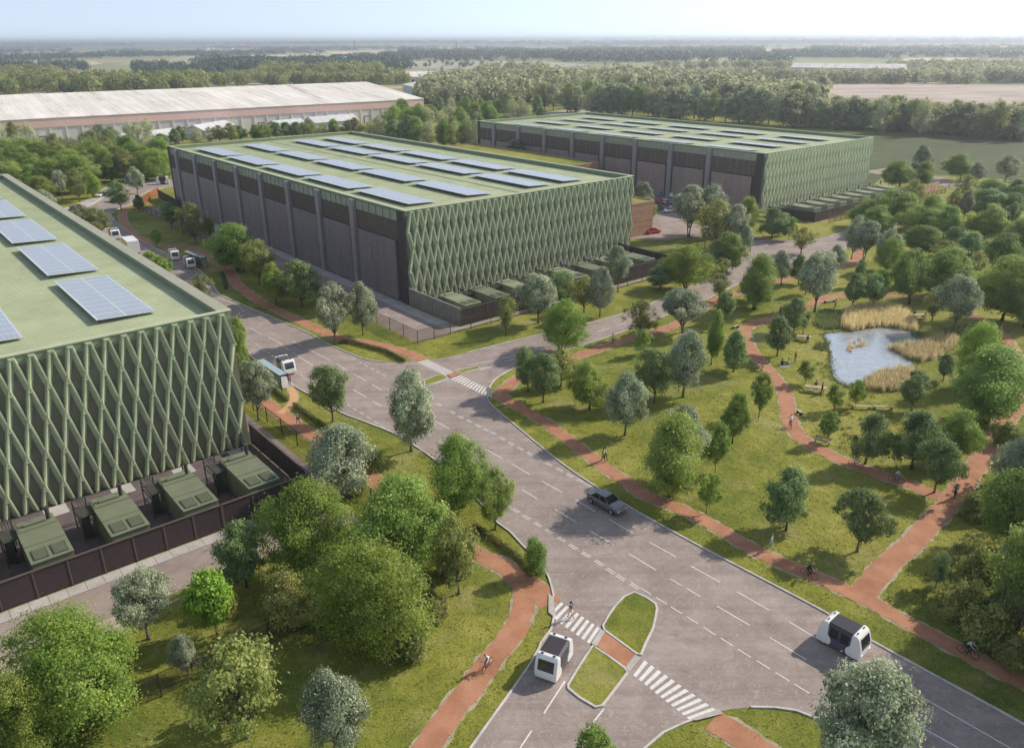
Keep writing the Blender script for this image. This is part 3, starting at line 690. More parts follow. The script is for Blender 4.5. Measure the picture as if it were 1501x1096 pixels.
# ---- office annexes
def annex(A, x0, x1, y0, y1, H, label):
    t = thing('office_annex', label, 'building', (A[0], A[1], 0), RZ)
    mb = MB(); mb.box(x0, x1, y0, y1, 0, H-.5); 
    part('timber_wall', mb, ['timber'], t)
    mb = MB(); z = .6
    while z < H-.7: mb.box(x0-.05, x1+.05, y0-.05, y1+.05, z, z+.07); z += .55
    part('board_line', mb, ['timber'], t)
    mb = MB()
    for a in ((x0-.1, x1+.1, y0-.1, y0+.3), (x0-.1, x1+.1, y1-.3, y1+.1), (x0-.1, x0+.3, y0+.3, y1-.3), (x1-.3, x1+.1, y0+.3, y1-.3)): mb.box(*a, H-.5, H)
    part('parapet', mb, ['timber'], t)
    mb = MB(); mb.box(x0+.3, x1-.3, y0+.3, y1-.3, H-.5, H-.25); part('green_roof', mb, ['grass'], t)
annex(AM, 60, 78, 9.5, 40, 8.3, 'timber clad annex at the right end of the centre hall')
annex(AM, 82, 112, 62, 128, 9.0, 'long low timber annex with a planted roof between two halls')
# ---- solar arrays
def make_array(label, group):
    t = thing('solar_array', label, 'solar panel', (0, 0, 0), 0, group)
    W2, L2, ti = 3.1, 10.0, .16
    mb = MB(); mb.hexa([(-W2, -L2, .55), (W2, -L2, .25), (W2, L2, .25), (-W2, L2, .55), (-W2, -L2, .60), (W2, -L2, .30), (W2, L2, .30), (-W2, L2, .60)])
    pn = part('panel', mb, ['solar'], t)
    mb = MB()
    for y0, y1 in ((-L2-.07, -L2), (L2, L2+.07)): mb.hexa([(-W2-.07, y0, .52), (W2+.07, y0, .22), (W2+.07, y1, .22), (-W2-.07, y1, .52), (-W2-.07, y0, .62), (W2+.07, y0, .32), (W2+.07, y1, .32), (-W2-.07, y1, .62)])
    for x0, x1, z in ((-W2-.07, -W2, .52), (W2, W2+.07, .22)): mb.box(x0, x1, -L2, L2, z, z+.1)
    part('frame', mb, ['alu_white'], t)
    mb = MB()
    for y in (-8.5, -4.2, 0, 4.2, 8.5):
        for x, z in ((-2.6, .5), (0, .38), (2.6, .25)): mb.box(x-.05, x+.05, y-.05, y+.05, -.02, z)
        mb.box(-W2+.2, W2-.2, y-.04, y+.04, .16, .22)
    part('support', mb, ['steel_dark'], t)
    return t
ARR = make_array('', '')
first = [True]
def arr(A, x, y, H, label, group):
    p = LW(A, x, y); o = ARR if first[0] else dup(ARR, (0, 0, 0))
    first[0] = False
    o.location = (p[0], p[1], H-.90); o.rotation_euler = (0, 0, RZ); o['label'] = label; o['group'] = group
    if A is AR: o.scale = (.85, .82, 1)
ordn = ['nearest', 'second', 'third', 'fourth', 'fifth', 'sixth']
rown = {0: 'row beside the bays', 1: 'second row', 2: 'row past the ridge', 3: 'parapet row'}
for j, x in enumerate((7.9, 21.6, 37.5, 47.2)):
    for k, y in enumerate((16.4, 39, 61.5, 84, 106.5)):
        arr(AM, x, y, 17.2, 'solar array on the centre hall roof, %s in the %s' % (ordn[k], rown[j]), 'solar arrays on the centre hall roof')
for j, x in enumerate((7.0, 19.5, 33, 45)):
    for k, y in enumerate((16.4, 39, 61.5, 84, 106.5)):
        arr(AR, x, y, 16.2, 'solar array on the farthest hall, %s in the %s' % (ordn[k], rown[j]), 'solar arrays on the farthest hall roof')
for j, x in enumerate((-9.2, -22.7)):
    for k, y in enumerate((17, 40.8, 64.6, 88.4, 112)):
        if (j, k) in ((1, 2), (1, 3), (1, 4)): continue
        arr(AL, x, y, 17.0, 'blue solar array on the near hall, %s in the %s' % (ordn[k], ('row along the parapet', 'row cut by the photo edge')[j]), 'solar arrays on the near hall roof')
# ---- generators
def make_gen(pale=False):
    t = thing('generator', '', 'generator')
    g = 'gen_green_pale' if pale else 'gen_green'
    mb = MB(); mb.box(-1.65, 1.65, -8.2, 0, .25, 3.0); mb.box(-1.72, 1.72, -8.3, -2.1, 2.95, 3.08); mb.box(-1.5, 1.5, -2.1, -.1, 3.0, 3.05)
    mb.box(-1.72, 1.72, -2.25, -2.1, 3.08, 3.2); mb.box(-1.72, 1.72, -5.2, -5.08, 3.08, 3.16)
    for k in range(7): mb.box(-1.69, -1.65, -7.8+k*1.1, -7.7+k*1.1, .4, 2.9)
    part('enclosure', mb, [g], t, bevel=.03)
    mb = MB(); mb.box(-1.5, 1.5, -8.0, -.2, 0, .25); part('plinth', mb, ['concrete_wall'], t)
    for s in (-1, 1):
        mb = MB(); mb.box(s*.78-.6, s*.78+.6, -7.9, -6.1, 3.08, 3.15, 0)
        for k in range(9): mb.box(s*.78-.52, s*.78+.52, -7.8+k*.19, -7.72+k*.19, 3.15, 3.18, 1)
        part('louvre', mb, ['gen_dark', 'gen_green'], t)
    mb = MB(); mb.lathe([(.2, 3.04), (.2, 4.1), (.26, 4.12), (.26, 4.3), (.16, 4.32)], 12, 0, Matrix.Translation((1.15, -1.0, 0)))
    part('exhaust', mb, ['gen_dark'], t, smooth=False)
    mb = MB(); mb.tube([(-1.0, -1.2, 3.2), (.9, -1.2, 3.2)], .22, 8); part('silencer', mb, [g], t)
    mb = MB()
    for x, y in ((-3.0, .9), (-3.0, -2.4), (1.4, 1.2), (-1.75, 1.2)): mb.box(x-.06, x+.06, y-.06, y+.06, 0, 3.0)
    for z in (2.9, 2.1): mb.tube([(-3, -2.4, z), (-3, .9, z), (-1.7, 1.2, z), (1.4, 1.2, z), (1.4, 0, z)], .06, 4)
    mb.box(-3.0, -1.7, -2.3, -.2, 2.55, 2.65)
    for k in range(5): mb.box(-2.9+k*.02, -2.2+k*.02, -2.2+k*.16, -2.1+k*.16, .3, 2.4)
    part('cable_rack', mb, ['gen_dark'], t)
    mb = MB()
    for k in range(3): mb.tube([(-2.5+k*.25, -.2, .2), (-2.5+k*.25, -.2, 2.2), (-2.5+k*.25, .8, 2.6), (-2.5+k*.25, 2.0, 2.7)], .07, 5)
    part('pipe', mb, ['gen_dark'], t)
    return t
g0 = make_gen(); g1 = make_gen(True); used = set()
def put_gen(src, A, x, y, label, group):
    p = LW(A, x, y); o = src if src.name not in used else dup(src, (0, 0, 0)); used.add(src.name)
    o.location = (p[0], p[1], .02); o.rotation_euler = (0, 0, RZ); o['label'] = label; o['group'] = group
wn = ['first', 'second', 'third', 'fourth', 'fifth', 'sixth', 'seventh', 'eighth', 'ninth']
for k in range(5): put_gen(g0, AL, -4.5-6.55*k, -7.2, 'olive green generator in the near yard, %s from the yard corner beside the grass' % wn[k], 'generators in the near yard')
for k in range(8): put_gen((g1, g0)[k % 2], AM, 3.2+6.5*k, -7.0, '%s generator along the foot of the centre hall, counted from the concrete wall' % wn[k], 'generators at the centre hall')
for k in range(8): put_gen(g1, AR, 4.2+6.6*k, -7.0, '%s pale topped generator in the farthest yard, counted from the bayed side' % wn[k], 'generators at the farthest hall')
mb = MB()
for k in range(6): x_ = -1.4-6.55*k; mb.face([LW(AL, x_-1.6, -2.6)+(.035,), LW(AL, x_+.6, -2.6)+(.035,), LW(AL, x_+.6, -.3)+(.035,), LW(AL, x_-1.6, -.3)+(.035,)])
tag(link('yard_pads', mb.mesh('yard_pads', 'concrete_pale')), kind='structure')
# ---- yard screens
def screen(name, P, h, label, cat='fence', post=2.75, mats=('mesh_dark', 'steel_brown'), rail=.22, gate=False, thin=False):
    """P: world points of the run; panels, posts, rail"""
    t = thing(name, label, cat, (P[0][0], P[0][1], 0), 0)
    o = Vector(P[0]); pts = [Vector(p)-o for p in P]
    pan = MB(); ra = MB(); k_ = 0
    for a, b_ in zip(pts, pts[1:]):
        d = b_-a; ln = d.length; u = d/ln; n = max(1, round(ln/post)); ang = math.atan2(u.y, u.x)
        M = Matrix.Translation((a.x, a.y, 0)) @ Matrix.Rotation(ang, 4, 'Z')
        for i in range(n):
            x0, x1 = ln*i/n, ln*(i+1)/n
            pan.box(x0+.05, x1-.05, -.025 if not thin else -.006, .025 if not thin else .006, .08, h-.06, 0, M)
            if k_ < 96:
                pb = MB(); w = .07 if not thin else .045; pb.box(x0-w, x0+w, -w*1.1, w*1.1, 0, h, 0, M); part('post', pb, [mats[1]], t)
            k_ += 1
        if rail: ra.box(0, ln, -rail/2, rail/2, h, h+.1, 0, M)
        else: ra.box(0, ln, -.02, .02, h-.05, h-.01, 0, M)
    pb = MB(); q = pts[-1]; pb.box(q.x-.07, q.x+.07, q.y-.07, q.y+.07, 0, h); part('post', pb, [mats[1]], t)
    part('mesh_panel', pan, [mats[0]], t); part('rail', ra, [mats[1]], t)
    return t
screen('yard_fence', LP(AL, (-62, -16.1), (-9.4, -16.1)), 2.75, 'tall dark mesh yard fence with a brown top rail beside the pale pavers')
screen('yard_fence', LP(AL, (-9.3, -16.1), (.15, -16.1), (.15, -.4)), 2.75, 'dark yard fence turning the corner at the green generator nearest the grass')
mb = MB()
o = tag(part('concrete_wall', MB().box(-.25, .0, -15.95, -.05, 0, 3.1), ['concrete_wall'], None), 'grey concrete side wall of the centre hall generator yard', 'wall')
o.location = (AM[0], AM[1], 0); o.rotation_euler = (0, 0, RZ)
md = MB()
for k in range(14): md.box(-.31, -.25, -15.8+k*1.15, -15.72+k*1.15, .05, 3.05)
part('panel_joint', md, ['concrete_wall'], o)
screen('yard_fence', LP(AM, (.0, -16.1), (55, -16.1), (55, -.5)), 2.9, 'dark brown yard fence in front of the centre hall generators', rail=.1)
screen('yard_fence', LP(AR, (-1.2, -3.5), (.8, -16.8), (57, -16.8)), 2.6, 'plum brown yard fence in front of the farthest hall generators', rail=.1)
screen('perimeter_fence', LP(AM, (-10.45, 128), (-10.45, -18.3), (-4, -18.3), (56, -18.25), (80, -18)), 2.2, 'see-through wire fence with thin dark posts round the centre hall site', post=4.2, mats=('chain_mesh', 'steel_brown'), rail=0, thin=True)
screen('perimeter_fence', LP(AL, (4.1, 30), (4.1, -34.8), (-30, -34.8), (-60, -34.8)), 2.2, 'see-through wire fence with dark posts along the near orange path and grass bank', post=4.25, mats=('chain_mesh', 'steel_dark'), rail=0, thin=True)
screen('site_fence', LP(AM, (59.8, -14), (70, -8.5), (84, -11)), 2.0, 'dark post and rail fence beyond the timber annex forecourt', post=2.3, mats=('chain_mesh', 'steel_dark'), rail=.08, thin=True)
screen('rust_fence', GP((196, 303), (197, 304), (203, 307)), 2.0, 'short rust orange fence beside the round green bush', post=1.5, mats=('chain_mesh', 'rust_rail'), rail=.08, thin=True)
screen('rust_fence', GP((210, 300), (222, 291), (233, 284)), 2.1, 'see-through rust orange fence where the lane meets the centre hall', post=1.2, mats=('rust_mesh', 'rust_rail'), rail=.08)
screen('site_gate', GP((233, 291), (245, 298), (262, 308)), 2.8, 'dark slatted gate at the far end of the centre hall', cat='gate', post=1.6, mats=('mesh_dark', 'steel_brown'), rail=.1)
screen('timber_screen', GP((1352, 288), (1374, 279)), 3.0, 'plain brown timber screen on the lawn beyond the farthest hall', cat='fence', post=4, mats=('timber', 'timber'), rail=.1)
screen('site_fence', LP(AR, (2, -20), (70, -20)), 1.6, 'low pinkish fence outside the farthest generator yard', post=3.0, mats=('chain_mesh', 'rust_rail'), rail=.08, thin=True)
# ================================================================ WAREHOUSES
def shed(name, label, e0, e1, r0, r1, ze, zr, wall='grey_shed', band=None, bays=0, cat='warehouse', roof='old_roof', gable=None):
    """e0,e1: pixels of the near eave's ends; r0,r1: pixels of the ridge's ends"""
    a, b_ = Vector(G(*e0, ze)), Vector(G(*e1, ze)); c_, d = Vector(G(*r0, zr)), Vector(G(*r1, zr))
    u = (b_-a).normalized(); n = Vector((-u.y, u.x)); ln = (b_-a).length
    dep = max(6, ((c_-a).dot(n)+(d-a).dot(n))/2)
    t = thing(name, label, cat, (a.x, a.y, 0), math.atan2(u.y, u.x))
    mb = MB(); D2 = 2*dep
    mb.v += [(0, 0, 0), (ln, 0, 0), (ln, D2, 0), (0, D2, 0), (0, 0, ze), (ln, 0, ze), (ln, D2, ze), (0, D2, ze), (ln, dep, zr-.1), (0, dep, zr-.1)]
    for f in ((0, 1, 5, 4), (1, 2, 6, 8, 5), (2, 3, 7, 6), (3, 0, 4, 9, 7), (0, 3, 2, 1)): mb.f.append(f); mb.mi.append(0)
    part('wall', mb, [wall], t)
    mb = MB(); oh = .6
    sl = (zr-ze)/dep
    for s in (0, 1):
        y0, y1 = (-oh, dep) if s == 0 else (D2+oh, dep)
        z0 = ze-oh*sl+.15; z1 = zr+.15
        P = [(-oh, y0, z0), (ln+oh, y0, z0), (ln+oh, y1, z1), (-oh, y1, z1)]
        mb.hexa([(x, y, z-.25) for x, y, z in P]+P)
        k = 0
    rf = part('roof', mb, [roof], t)
    rb = MB(); x = 0
    st = max(5, ln/60)
    while x < ln:
        rb.hexa([(x-.1, -oh, ze-oh*sl+.15), (x+.1, -oh, ze-oh*sl+.15), (x+.1, dep, zr+.15), (x-.1, dep, zr+.15), (x-.1, -oh, ze-oh*sl+.2), (x+.1, -oh, ze-oh*sl+.2), (x+.1, dep, zr+.2), (x-.1, dep, zr+.2)]); x += st
    part('roof_seam', rb, [roof], rf)
    if band:
        mb = MB(); mb.box(-.2, ln+.2, -.35, 0, ze-band-.1, ze-.3); part('fascia_band', mb, ['pink_band'], t)
        hw = ze-band-.1
        for k in range(bays+1):
            x = ln*k/bays; mb = MB(); mb.box(x-.35, x+.35, -.3, 0, 0, hw); part('frame_post', mb, ['shed_frame'], t)
        for k in range(bays):
            if k % 3 == 1:
                x = ln*(k+.5)/bays; mb = MB(); mb.box(x-1.8, x+1.8, -.12, 0, 0, 4.2, 0); w = part('doorway', mb, ['opening_dark'], t)
                mb = MB(); mb.box(x-1.4, x+1.4, -.18, -.12, 0, 3.7, 0); part('door', mb, ['grey_shed'], w)
    else:
        mb = MB(); mb.box(ln*.3, ln*.3+4, -.1, 0, 0, 4); part('door', mb, ['opening_dark'], t)
        mb = MB(); mb.box(ln, ln+.1, D2*.4, D2*.6, 0, 4.5); part('door', mb, ['pale_shed'], t)
    return t
wh = shed('warehouse', 'long weathered warehouse with pale stained roof and pink band beyond the woods', (-60, 180), (620, 145), (-60, 143), (567, 118.5), 12, 19, band=4.0, bays=34)
shed('warehouse', 'smaller white gabled warehouse at the end of the pink banded one', (590, 124), (641, 134), (616, 115.5), (666, 120.5), 9, 13, wall='pale_shed')
shed('warehouse', 'low pale warehouse half hidden by trees behind the white gabled one', (560, 113.5), (700, 112), (562, 106), (690, 104), 7, 10, wall='pale_shed')
shed('warehouse', 'long pale warehouse standing alone beyond the dirt field', (1159, 99), (1325, 101), (1172, 92.5), (1308, 94), 9, 14, wall='pale_shed')
for i, (e0, e1, r0, r1, lb) in enumerate([((185, 207), (265, 197), (190, 200), (258, 191), 'low white tent roof behind trees at the left warehouse doors'), ((300, 192), (345, 184), (303, 184), (340, 178), 'pale hipped tent roof half way along the pink banded warehouse'), ((412, 186), (452, 182), (414, 177), (445, 172.5), 'pale tent roof nearest the dark tree in front of the long warehouse'), ((462, 180), (525, 175), (470, 171), (522, 169), 'pale tent roof at the warehouse end behind the centre hall')]):
    shed('storage_tent', lb, e0, e1, r0, r1, 4, 6.5, wall='pale_shed', cat='tent', roof='pale_shed')
# ================================================================ TREES
def leaf_mesh(name, mat, P, Nn, size, tint, rs, aspect=.62):
    """P,Nn,size,tint arrays -> mesh of leaf quads"""
    n = len(P)
    r = rs.normal(size=(n, 3)); t = np.cross(Nn, r); t /= np.linalg.norm(t, axis=1)[:, None]+1e-9
    b_ = np.cross(Nn, t); s = size[:, None]
    V = np.empty((n, 4, 3), np.float32)
    V[:, 0] = P-t*s; V[:, 1] = P-b_*s*aspect+Nn*s*.12; V[:, 2] = P+t*s; V[:, 3] = P+b_*s*aspect-Nn*s*.1
    me = bpy.data.meshes.new(name)
    me.vertices.add(n*4); me.vertices.foreach_set('co', V.reshape(-1))
    me.loops.add(n*4); me.loops.foreach_set('vertex_index', np.arange(n*4, dtype=np.int32))
    me.polygons.add(n); me.polygons.foreach_set('loop_start', np.arange(0, n*4, 4, dtype=np.int32)); me.polygons.foreach_set('loop_total', np.full(n, 4, dtype=np.int32))
    me.update(calc_edges=True)
    at = me.attributes.new('tint', 'FLOAT', 'FACE'); at.data.foreach_set('value', np.clip(tint, 0, 1).astype(np.float32))
    me.materials.append(MATS[mat]); return me
def sphere_dirs(rs, n):
    d = rs.normal(size=(n, 3)); return d/np.linalg.norm(d, axis=1)[:, None]
def crown_mesh(name, mat, seed, ncl, nlf, zb, prof, rcl=.13, bite=2, leaf=.022, soft=.5, gap=0, droop=0, lobes=5, lob=.18, pale=.0, tscale=1):
    """unit tree: height 1, crown width 1"""
    rs = np.random.RandomState(seed)
    ph = rs.uniform(0, 6.28, 3)
    Cc = []; tries = 0
    BT = []
    for _ in range(bite):
        a_ = rs.uniform(0, 6.283); t_ = rs.uniform(.25, .95); BT.append((np.array([.46*prof(t_)*math.cos(a_), .46*prof(t_)*math.sin(a_), zb+(1-zb)*t_]), rs.uniform(.13, .24)))
    sk = rs.normal(size=2)*.07
    while len(Cc) < ncl and tries < 20000:
        tries += 1
        t = rs.uniform(0, 1); a = rs.uniform(0, 6.283)
        rmax = prof(t)*.5*(1+lob*math.sin(lobes*a+ph[0]+3*t)*.7+lob*math.sin(2*a+ph[1]))
        rr_ = rmax*(rs.uniform(.25, 1)**.45); rr_ = max(0, rr_-rcl*.5)
        p = np.array([rr_*math.cos(a), rr_*math.sin(a), zb+(1-zb)*(.04+.9*t)])
        if any(((p-q)**2).sum() < br**2 for q, br in BT): continue
        p[:2] += sk*(p[2]-zb)
        if all(((p-q)**2).sum() > (rcl*.55)**2 for q in Cc): Cc.append(p)
    Cc = np.array(Cc); ncl = len(Cc)
    ci = np.repeat(np.arange(ncl), nlf); n = len(ci)
    rc = rcl*rs.uniform(.65, 1.25, ncl)
    d = sphere_dirs(rs, n); d[:, 2] = np.where(rs.uniform(size=n) < .6, np.abs(d[:, 2]), d[:, 2])
    rad = rc[ci]*(1-soft*rs.uniform(0, 1, n)**1.6)*(1+.25*rs.normal(size=n)*soft)*np.where(rs.uniform(size=n) < .12, rs.uniform(1.1, 1.65, n), 1)
    off = d*rad[:, None]; off[:, 2] *= .75
    if droop: off[:, 2] -= droop*rs.uniform(0, 1, n)**2*np.hypot(off[:, 0], off[:, 1])/rcl
    P = Cc[ci]+off
    P[:, 2] = np.minimum(P[:, 2], 1.0+.01*rs.normal(size=n)); P[:, 2] = np.maximum(P[:, 2], .02)
    ax = np.array([0, 0, zb+(1-zb)*.4]); o_ = P-ax; o_ /= np.linalg.norm(o_, axis=1)[:, None]+1e-6
    Nn = d*.55+o_*.45+rs.normal(size=(n, 3))*.42+np.array([.12, .06, .42])*0+np.array([0, 0, .45]); Nn /= np.linalg.norm(Nn, axis=1)[:, None]
    ct = rs.uniform(.22, .72, ncl)
    tint = ct[ci]+rs.normal(size=n)*.13
    if pale: tint = np.where(rs.uniform(size=n) < pale, .8+.2*rs.uniform(size=n), tint)
    me = leaf_mesh(name, mat, P, Nn, leaf*rs.uniform(.5, 1.6, n), tint, rs)
    return me, Cc
def trunk_mesh(name, mat, seed, Cc, zb, r0=.028, split=.55, nb=26, lean=.0, multi=1):
    rs = random.Random(seed); mb = MB()
    zs = zb*split
    def wob(a, b_, k, w):
        out = []
        for i in range(k+1):
            t = i/k; q = Vector(a).lerp(Vector(b_), t)
            q += Vector((rs.uniform(-w, w), rs.uniform(-w, w), 0))*(math.sin(t*math.pi)); out.append(q)
        return out
    stems = []
    for s in range(multi):
        a = rs.uniform(0, 6.28); bx = Vector((.03*s*math.cos(a), .03*s*math.sin(a), -.01))
        top = Vector((lean+.12*math.cos(a)*(multi > 1), .12*math.sin(a)*(multi > 1), zb+(1-zb)*.55))
        k = 8; L = wob(bx, top, k, .012)
        mb.tube(L, [r0*(1.35 if i == 0 else 1)*(1-.78*i/k)/(multi**.4) for i in range(k+1)], 7)
        stems.append(L)
    idx = list(range(len(Cc))); rs.shuffle(idx)
    for i in idx[:nb]:
        c_ = Vector(Cc[i]); L = rs.choice(stems); k = len(L)-1
        t = min(.95, max(split*.6, (c_.z-.15)/L[-1].z*.75)); j = int(t*k); st = L[j]
        if c_.z < st.z: st = L[max(2, j-2)]
        mid_ = st.lerp(c_, .5)+Vector((0, 0, -.02+rs.uniform(-.02, .03)))
        r_ = r0*.42*(1-t*.4)
        mb.tube([st, st.lerp(mid_, .5)+Vector((rs.uniform(-.01, .01), rs.uniform(-.01, .01), .006)), mid_, mid_.lerp(c_, .6), c_], [r_, r_*.8, r_*.6, r_*.42, r_*.2], 5)
        for q in range(2):
            e = mid_+Vector((rs.uniform(-.09, .09), rs.uniform(-.09, .09), rs.uniform(.02, .1))); mb.tube([mid_, mid_.lerp(e, .5), e], [r_*.4, r_*.3, r_*.1], 4)
    return mb.mesh(name, mat, True)
oval = lambda t: math.sin(math.pi*min(1, max(0, .08+.87*t)))**.62
dome = lambda t: (1-t**2.6)**.6*(.72+.28*min(1, t*3.2))
cone = lambda t: min(1, .35+t*3)*(1-t*.86)**.8
col = lambda t: min(1, .55+t*3)*(1-t**3.2)**.7
wide = lambda t: (.62+.38*min(1, t*2.4))*(1-t**3)**.55
PROTO = {}; VAR = {}
def proto(key, kind, mat, bk, seed, ncl, nlf, zb, prof, **k):
    tk = {q: k.pop(q) for q in ('r0', 'split', 'nb', 'lean', 'multi') if q in k}
    cr, Cc = crown_mesh('crown', mat, seed, ncl, nlf, zb, prof, **k)
    tr = trunk_mesh('trunk', bk, seed, Cc, zb, **tk)
    PROTO[key] = (kind, tr, cr); VAR.setdefault(key[0], []).append(key)
# key: S silver, G bright soft, D dark, O olive loose, Y young, B bush, C column, P birch/poplar, W woodland
proto('S0', 'silver_leaved_tree', 'leaf_silver', 'bark_grey', 11, 95, 300, .30, oval, rcl=.115, leaf=.0125, soft=.35, pale=.16, multi=1, nb=34)
proto('S1', 'silver_leaved_tree', 'leaf_silver', 'bark_grey', 12, 85, 300, .22, dome, rcl=.12, leaf=.0125, soft=.35, pale=.14, nb=30)
proto('S2', 'silver_leaved_tree', 'leaf_silver', 'bark_grey', 13, 100, 300, .38, oval, rcl=.11, leaf=.0125, soft=.4, pale=.18, nb=38, multi=2)
proto('S3', 'silver_leaved_tree', 'leaf_silver', 'bark_grey', 17, 90, 300, .24, dome, rcl=.12, leaf=.0125, soft=.45, pale=.14, nb=30, bite=4, lob=.28)
proto('S4', 'silver_leaved_tree', 'leaf_silver', 'bark_grey', 18, 80, 300, .34, oval, rcl=.115, leaf=.0125, soft=.4, pale=.16, nb=36, bite=4, lob=.3)
proto('G0', 'willow_tree', 'leaf_willow', 'bark_brown', 21, 150, 330, .10, wide, rcl=.125, leaf=.0085, soft=.85, droop=.05, lob=.3, multi=3, nb=30)
proto('G1', 'willow_tree', 'leaf_willow', 'bark_brown', 22, 130, 300, .14, dome, rcl=.13, leaf=.0095, soft=.85, droop=.04, lob=.32, multi=2, nb=30)
proto('H0', 'broadleaf_tree', 'leaf_green', 'bark_brown', 31, 130, 280, .12, wide, rcl=.125, leaf=.0115, soft=.7, lob=.28, multi=2, nb=28)
proto('H1', 'broadleaf_tree', 'leaf_green', 'bark_brown', 32, 115, 260, .18, dome, rcl=.125, leaf=.012, soft=.7, lob=.28, nb=28)
proto('D0', 'dark_leaved_tree', 'leaf_dark', 'bark_brown', 41, 95, 190, .18, dome, rcl=.12, leaf=.016, soft=.6, nb=28, pale=.04, bite=4, lob=.28)
proto('D1', 'dark_leaved_tree', 'leaf_dark', 'bark_grey', 42, 85, 190, .26, oval, rcl=.12, leaf=.016, soft=.6, nb=30, pale=.04, bite=4, lob=.3)
proto('D2', 'dark_leaved_tree', 'leaf_dark', 'bark_brown', 43, 85, 190, .2, dome, rcl=.125, leaf=.016, soft=.6, nb=28, pale=.05, bite=4, lob=.3)
proto('D3', 'dark_leaved_tree', 'leaf_dark', 'bark_grey', 44, 80, 180, .26, wide, rcl=.12, leaf=.016, soft=.6, nb=30, pale=.05, bite=4, lob=.3)
proto('H2', 'broadleaf_tree', 'leaf_green', 'bark_brown', 33, 115, 240, .2, wide, rcl=.125, leaf=.012, soft=.8, lob=.34, multi=2, nb=34, bite=4)
proto('O0', 'olive_green_tree', 'leaf_olive', 'bark_grey', 51, 80, 120, .22, dome, rcl=.13, leaf=.017, soft=.95, lob=.3, nb=40)
proto('O1', 'olive_green_tree', 'leaf_olive', 'bark_brown', 52, 65, 120, .26, oval, rcl=.14, leaf=.017, soft=.95, lob=.3, nb=40)
proto('O2', 'olive_green_tree', 'leaf_olive', 'bark_grey', 53, 75, 130, .2, wide, rcl=.13, leaf=.015, soft=.95, lob=.34, nb=44, bite=4)
proto('Y0', 'young_tree', 'leaf_young', 'bark_brown', 61, 55, 150, .22, oval, rcl=.15, leaf=.024, soft=.7, nb=20, r0=.018)
proto('y0', 'young_tree', 'leaf_green', 'bark_brown', 62, 58, 120, .24, oval, rcl=.13, leaf=.022, soft=1.0, nb=26, r0=.018, bite=3, lob=.3)
proto('C0', 'columnar_tree', 'leaf_green', 'bark_brown', 71, 70, 150, .08, col, rcl=.16, leaf=.02, soft=.6, nb=14)
proto('B0', 'shrub', 'leaf_olive', 'bark_brown', 81, 60, 150, .03, dome, rcl=.19, leaf=.03, soft=.8, nb=16, r0=.02, multi=3)
proto('P0', 'birch_tree', 'leaf_birch', 'bark_pale', 91, 75, 80, .08, col, rcl=.14, leaf=.018, soft=1.0, nb=60, multi=3, r0=.017)
proto('W0', 'woodland_tree', 'leaf_wood', 'bark_brown', 95, 75, 110, .05, wide, rcl=.14, leaf=.026, soft=.6, nb=6, lob=.3)
proto('W1', 'woodland_tree', 'leaf_wood', 'bark_brown', 96, 65, 110, .04, dome, rcl=.15, leaf=.027, soft=.6, nb=6, lob=.3)
TR = random.Random(5)
def place_tree(key, x, y, h, w, label, group=None):
    kind, tr, cr = PROTO[key]
    t = thing(kind, label, 'shrub' if key[0] == 'B' else 'tree', (x, y, 0), TR.uniform(0, 6.28), group)
    t.scale = (w*TR.uniform(.9, 1.08), w*TR.uniform(.9, 1.08), h); t.rotation_euler = (TR.gauss(0, .03), TR.gauss(0, .03), TR.uniform(0, 6.28))
    link('trunk', tr, t); link('crown', cr, t)
    return t
def T(key, cx, top, by, w, place, bx=None):
    """crown centre px, crown top px, base px row, crown width px"""
    bx = cx if bx is None else bx
    x, y = G(bx, by); h = height_at(x, y, top)
    c_, s = math.cos(PITCH), math.sin(PITCH)
    dep = y*c_-(h*.6-CAMZ)*s
    ww = w/F*dep*(.93 if key[0] in 'G' else 1.0)
    key = TR.choice([key, key]+VAR[key[0]]) if key[0] in 'SDHO' else key
    look = {'S': 'silver green leafed', 'G': 'bright spring green', 'H': 'mid green bushy', 'D': 'dense dark green', 'O': 'loose olive green', 'Y': 'small yellow green', 'y': 'slim young green', 'C': 'narrow upright green', 'B': 'low rounded olive', 'P': 'pale twiggy', 'W': 'dark woodland'}[key[0]]
    noun = 'shrub' if key[0] == 'B' else 'tree'
    place_tree(key, x, y, h, ww, look+' '+noun+' '+place)
T('G0', 135, 900, 1050, 212, 'large and spreading, in the bottom left corner')
T('G1', 42, 990, 1120, 120, 'cut by the bottom left corner of the photo')
T('Y0', -6, 968, 1040, 44, 'just entering at the left photo edge')
T('S1', 218, 839, 936, 84, 'round crowned beside the service lane near the pavers')
T('Y0', 309, 835, 929, 72, 'on the shaded grass below the near yard fence', bx=318)
T('S1', 276, 931, 988, 42, 'smallest and round, on the fence line near the spreading one')
T('O0', 350, 938, 1081, 132, 'with a bare lower trunk at the bottom left lawn', bx=361)
T('D0', 353, 764, 860, 70, 'touching the end of the near paver strip', bx=362)
T('G1', 452, 706, 842, 138, 'beside the dark yard fence corner')
T('O1', 412, 838, 925, 88, 'between the two biggest bright ones', bx=426)
T('G0', 560, 797, 945, 205, 'broadest one left of the lower orange path')
T('H0', 590, 700, 842, 132, 'behind the broadest willow, in its shade')
T('O1', 684, 752, 870, 74, 'on the lawn left of the path bend', bx=673)
T('G1', 684, 636, 742, 118, 'overhanging the avenue kerb half way down', bx=678)
T('H1', 726, 688, 775, 54, 'right at the avenue kerb above the low hedge')
T('C0', 787, 782, 843, 38, 'standing alone just above the lower zebra crossing')
T('S1', 508, 623, 728, 108, 'bushy, between the near fence and the avenue')
T('S0', 591, 541, 661, 76, 'tall with a forked bare trunk on the avenue verge', bx=603)
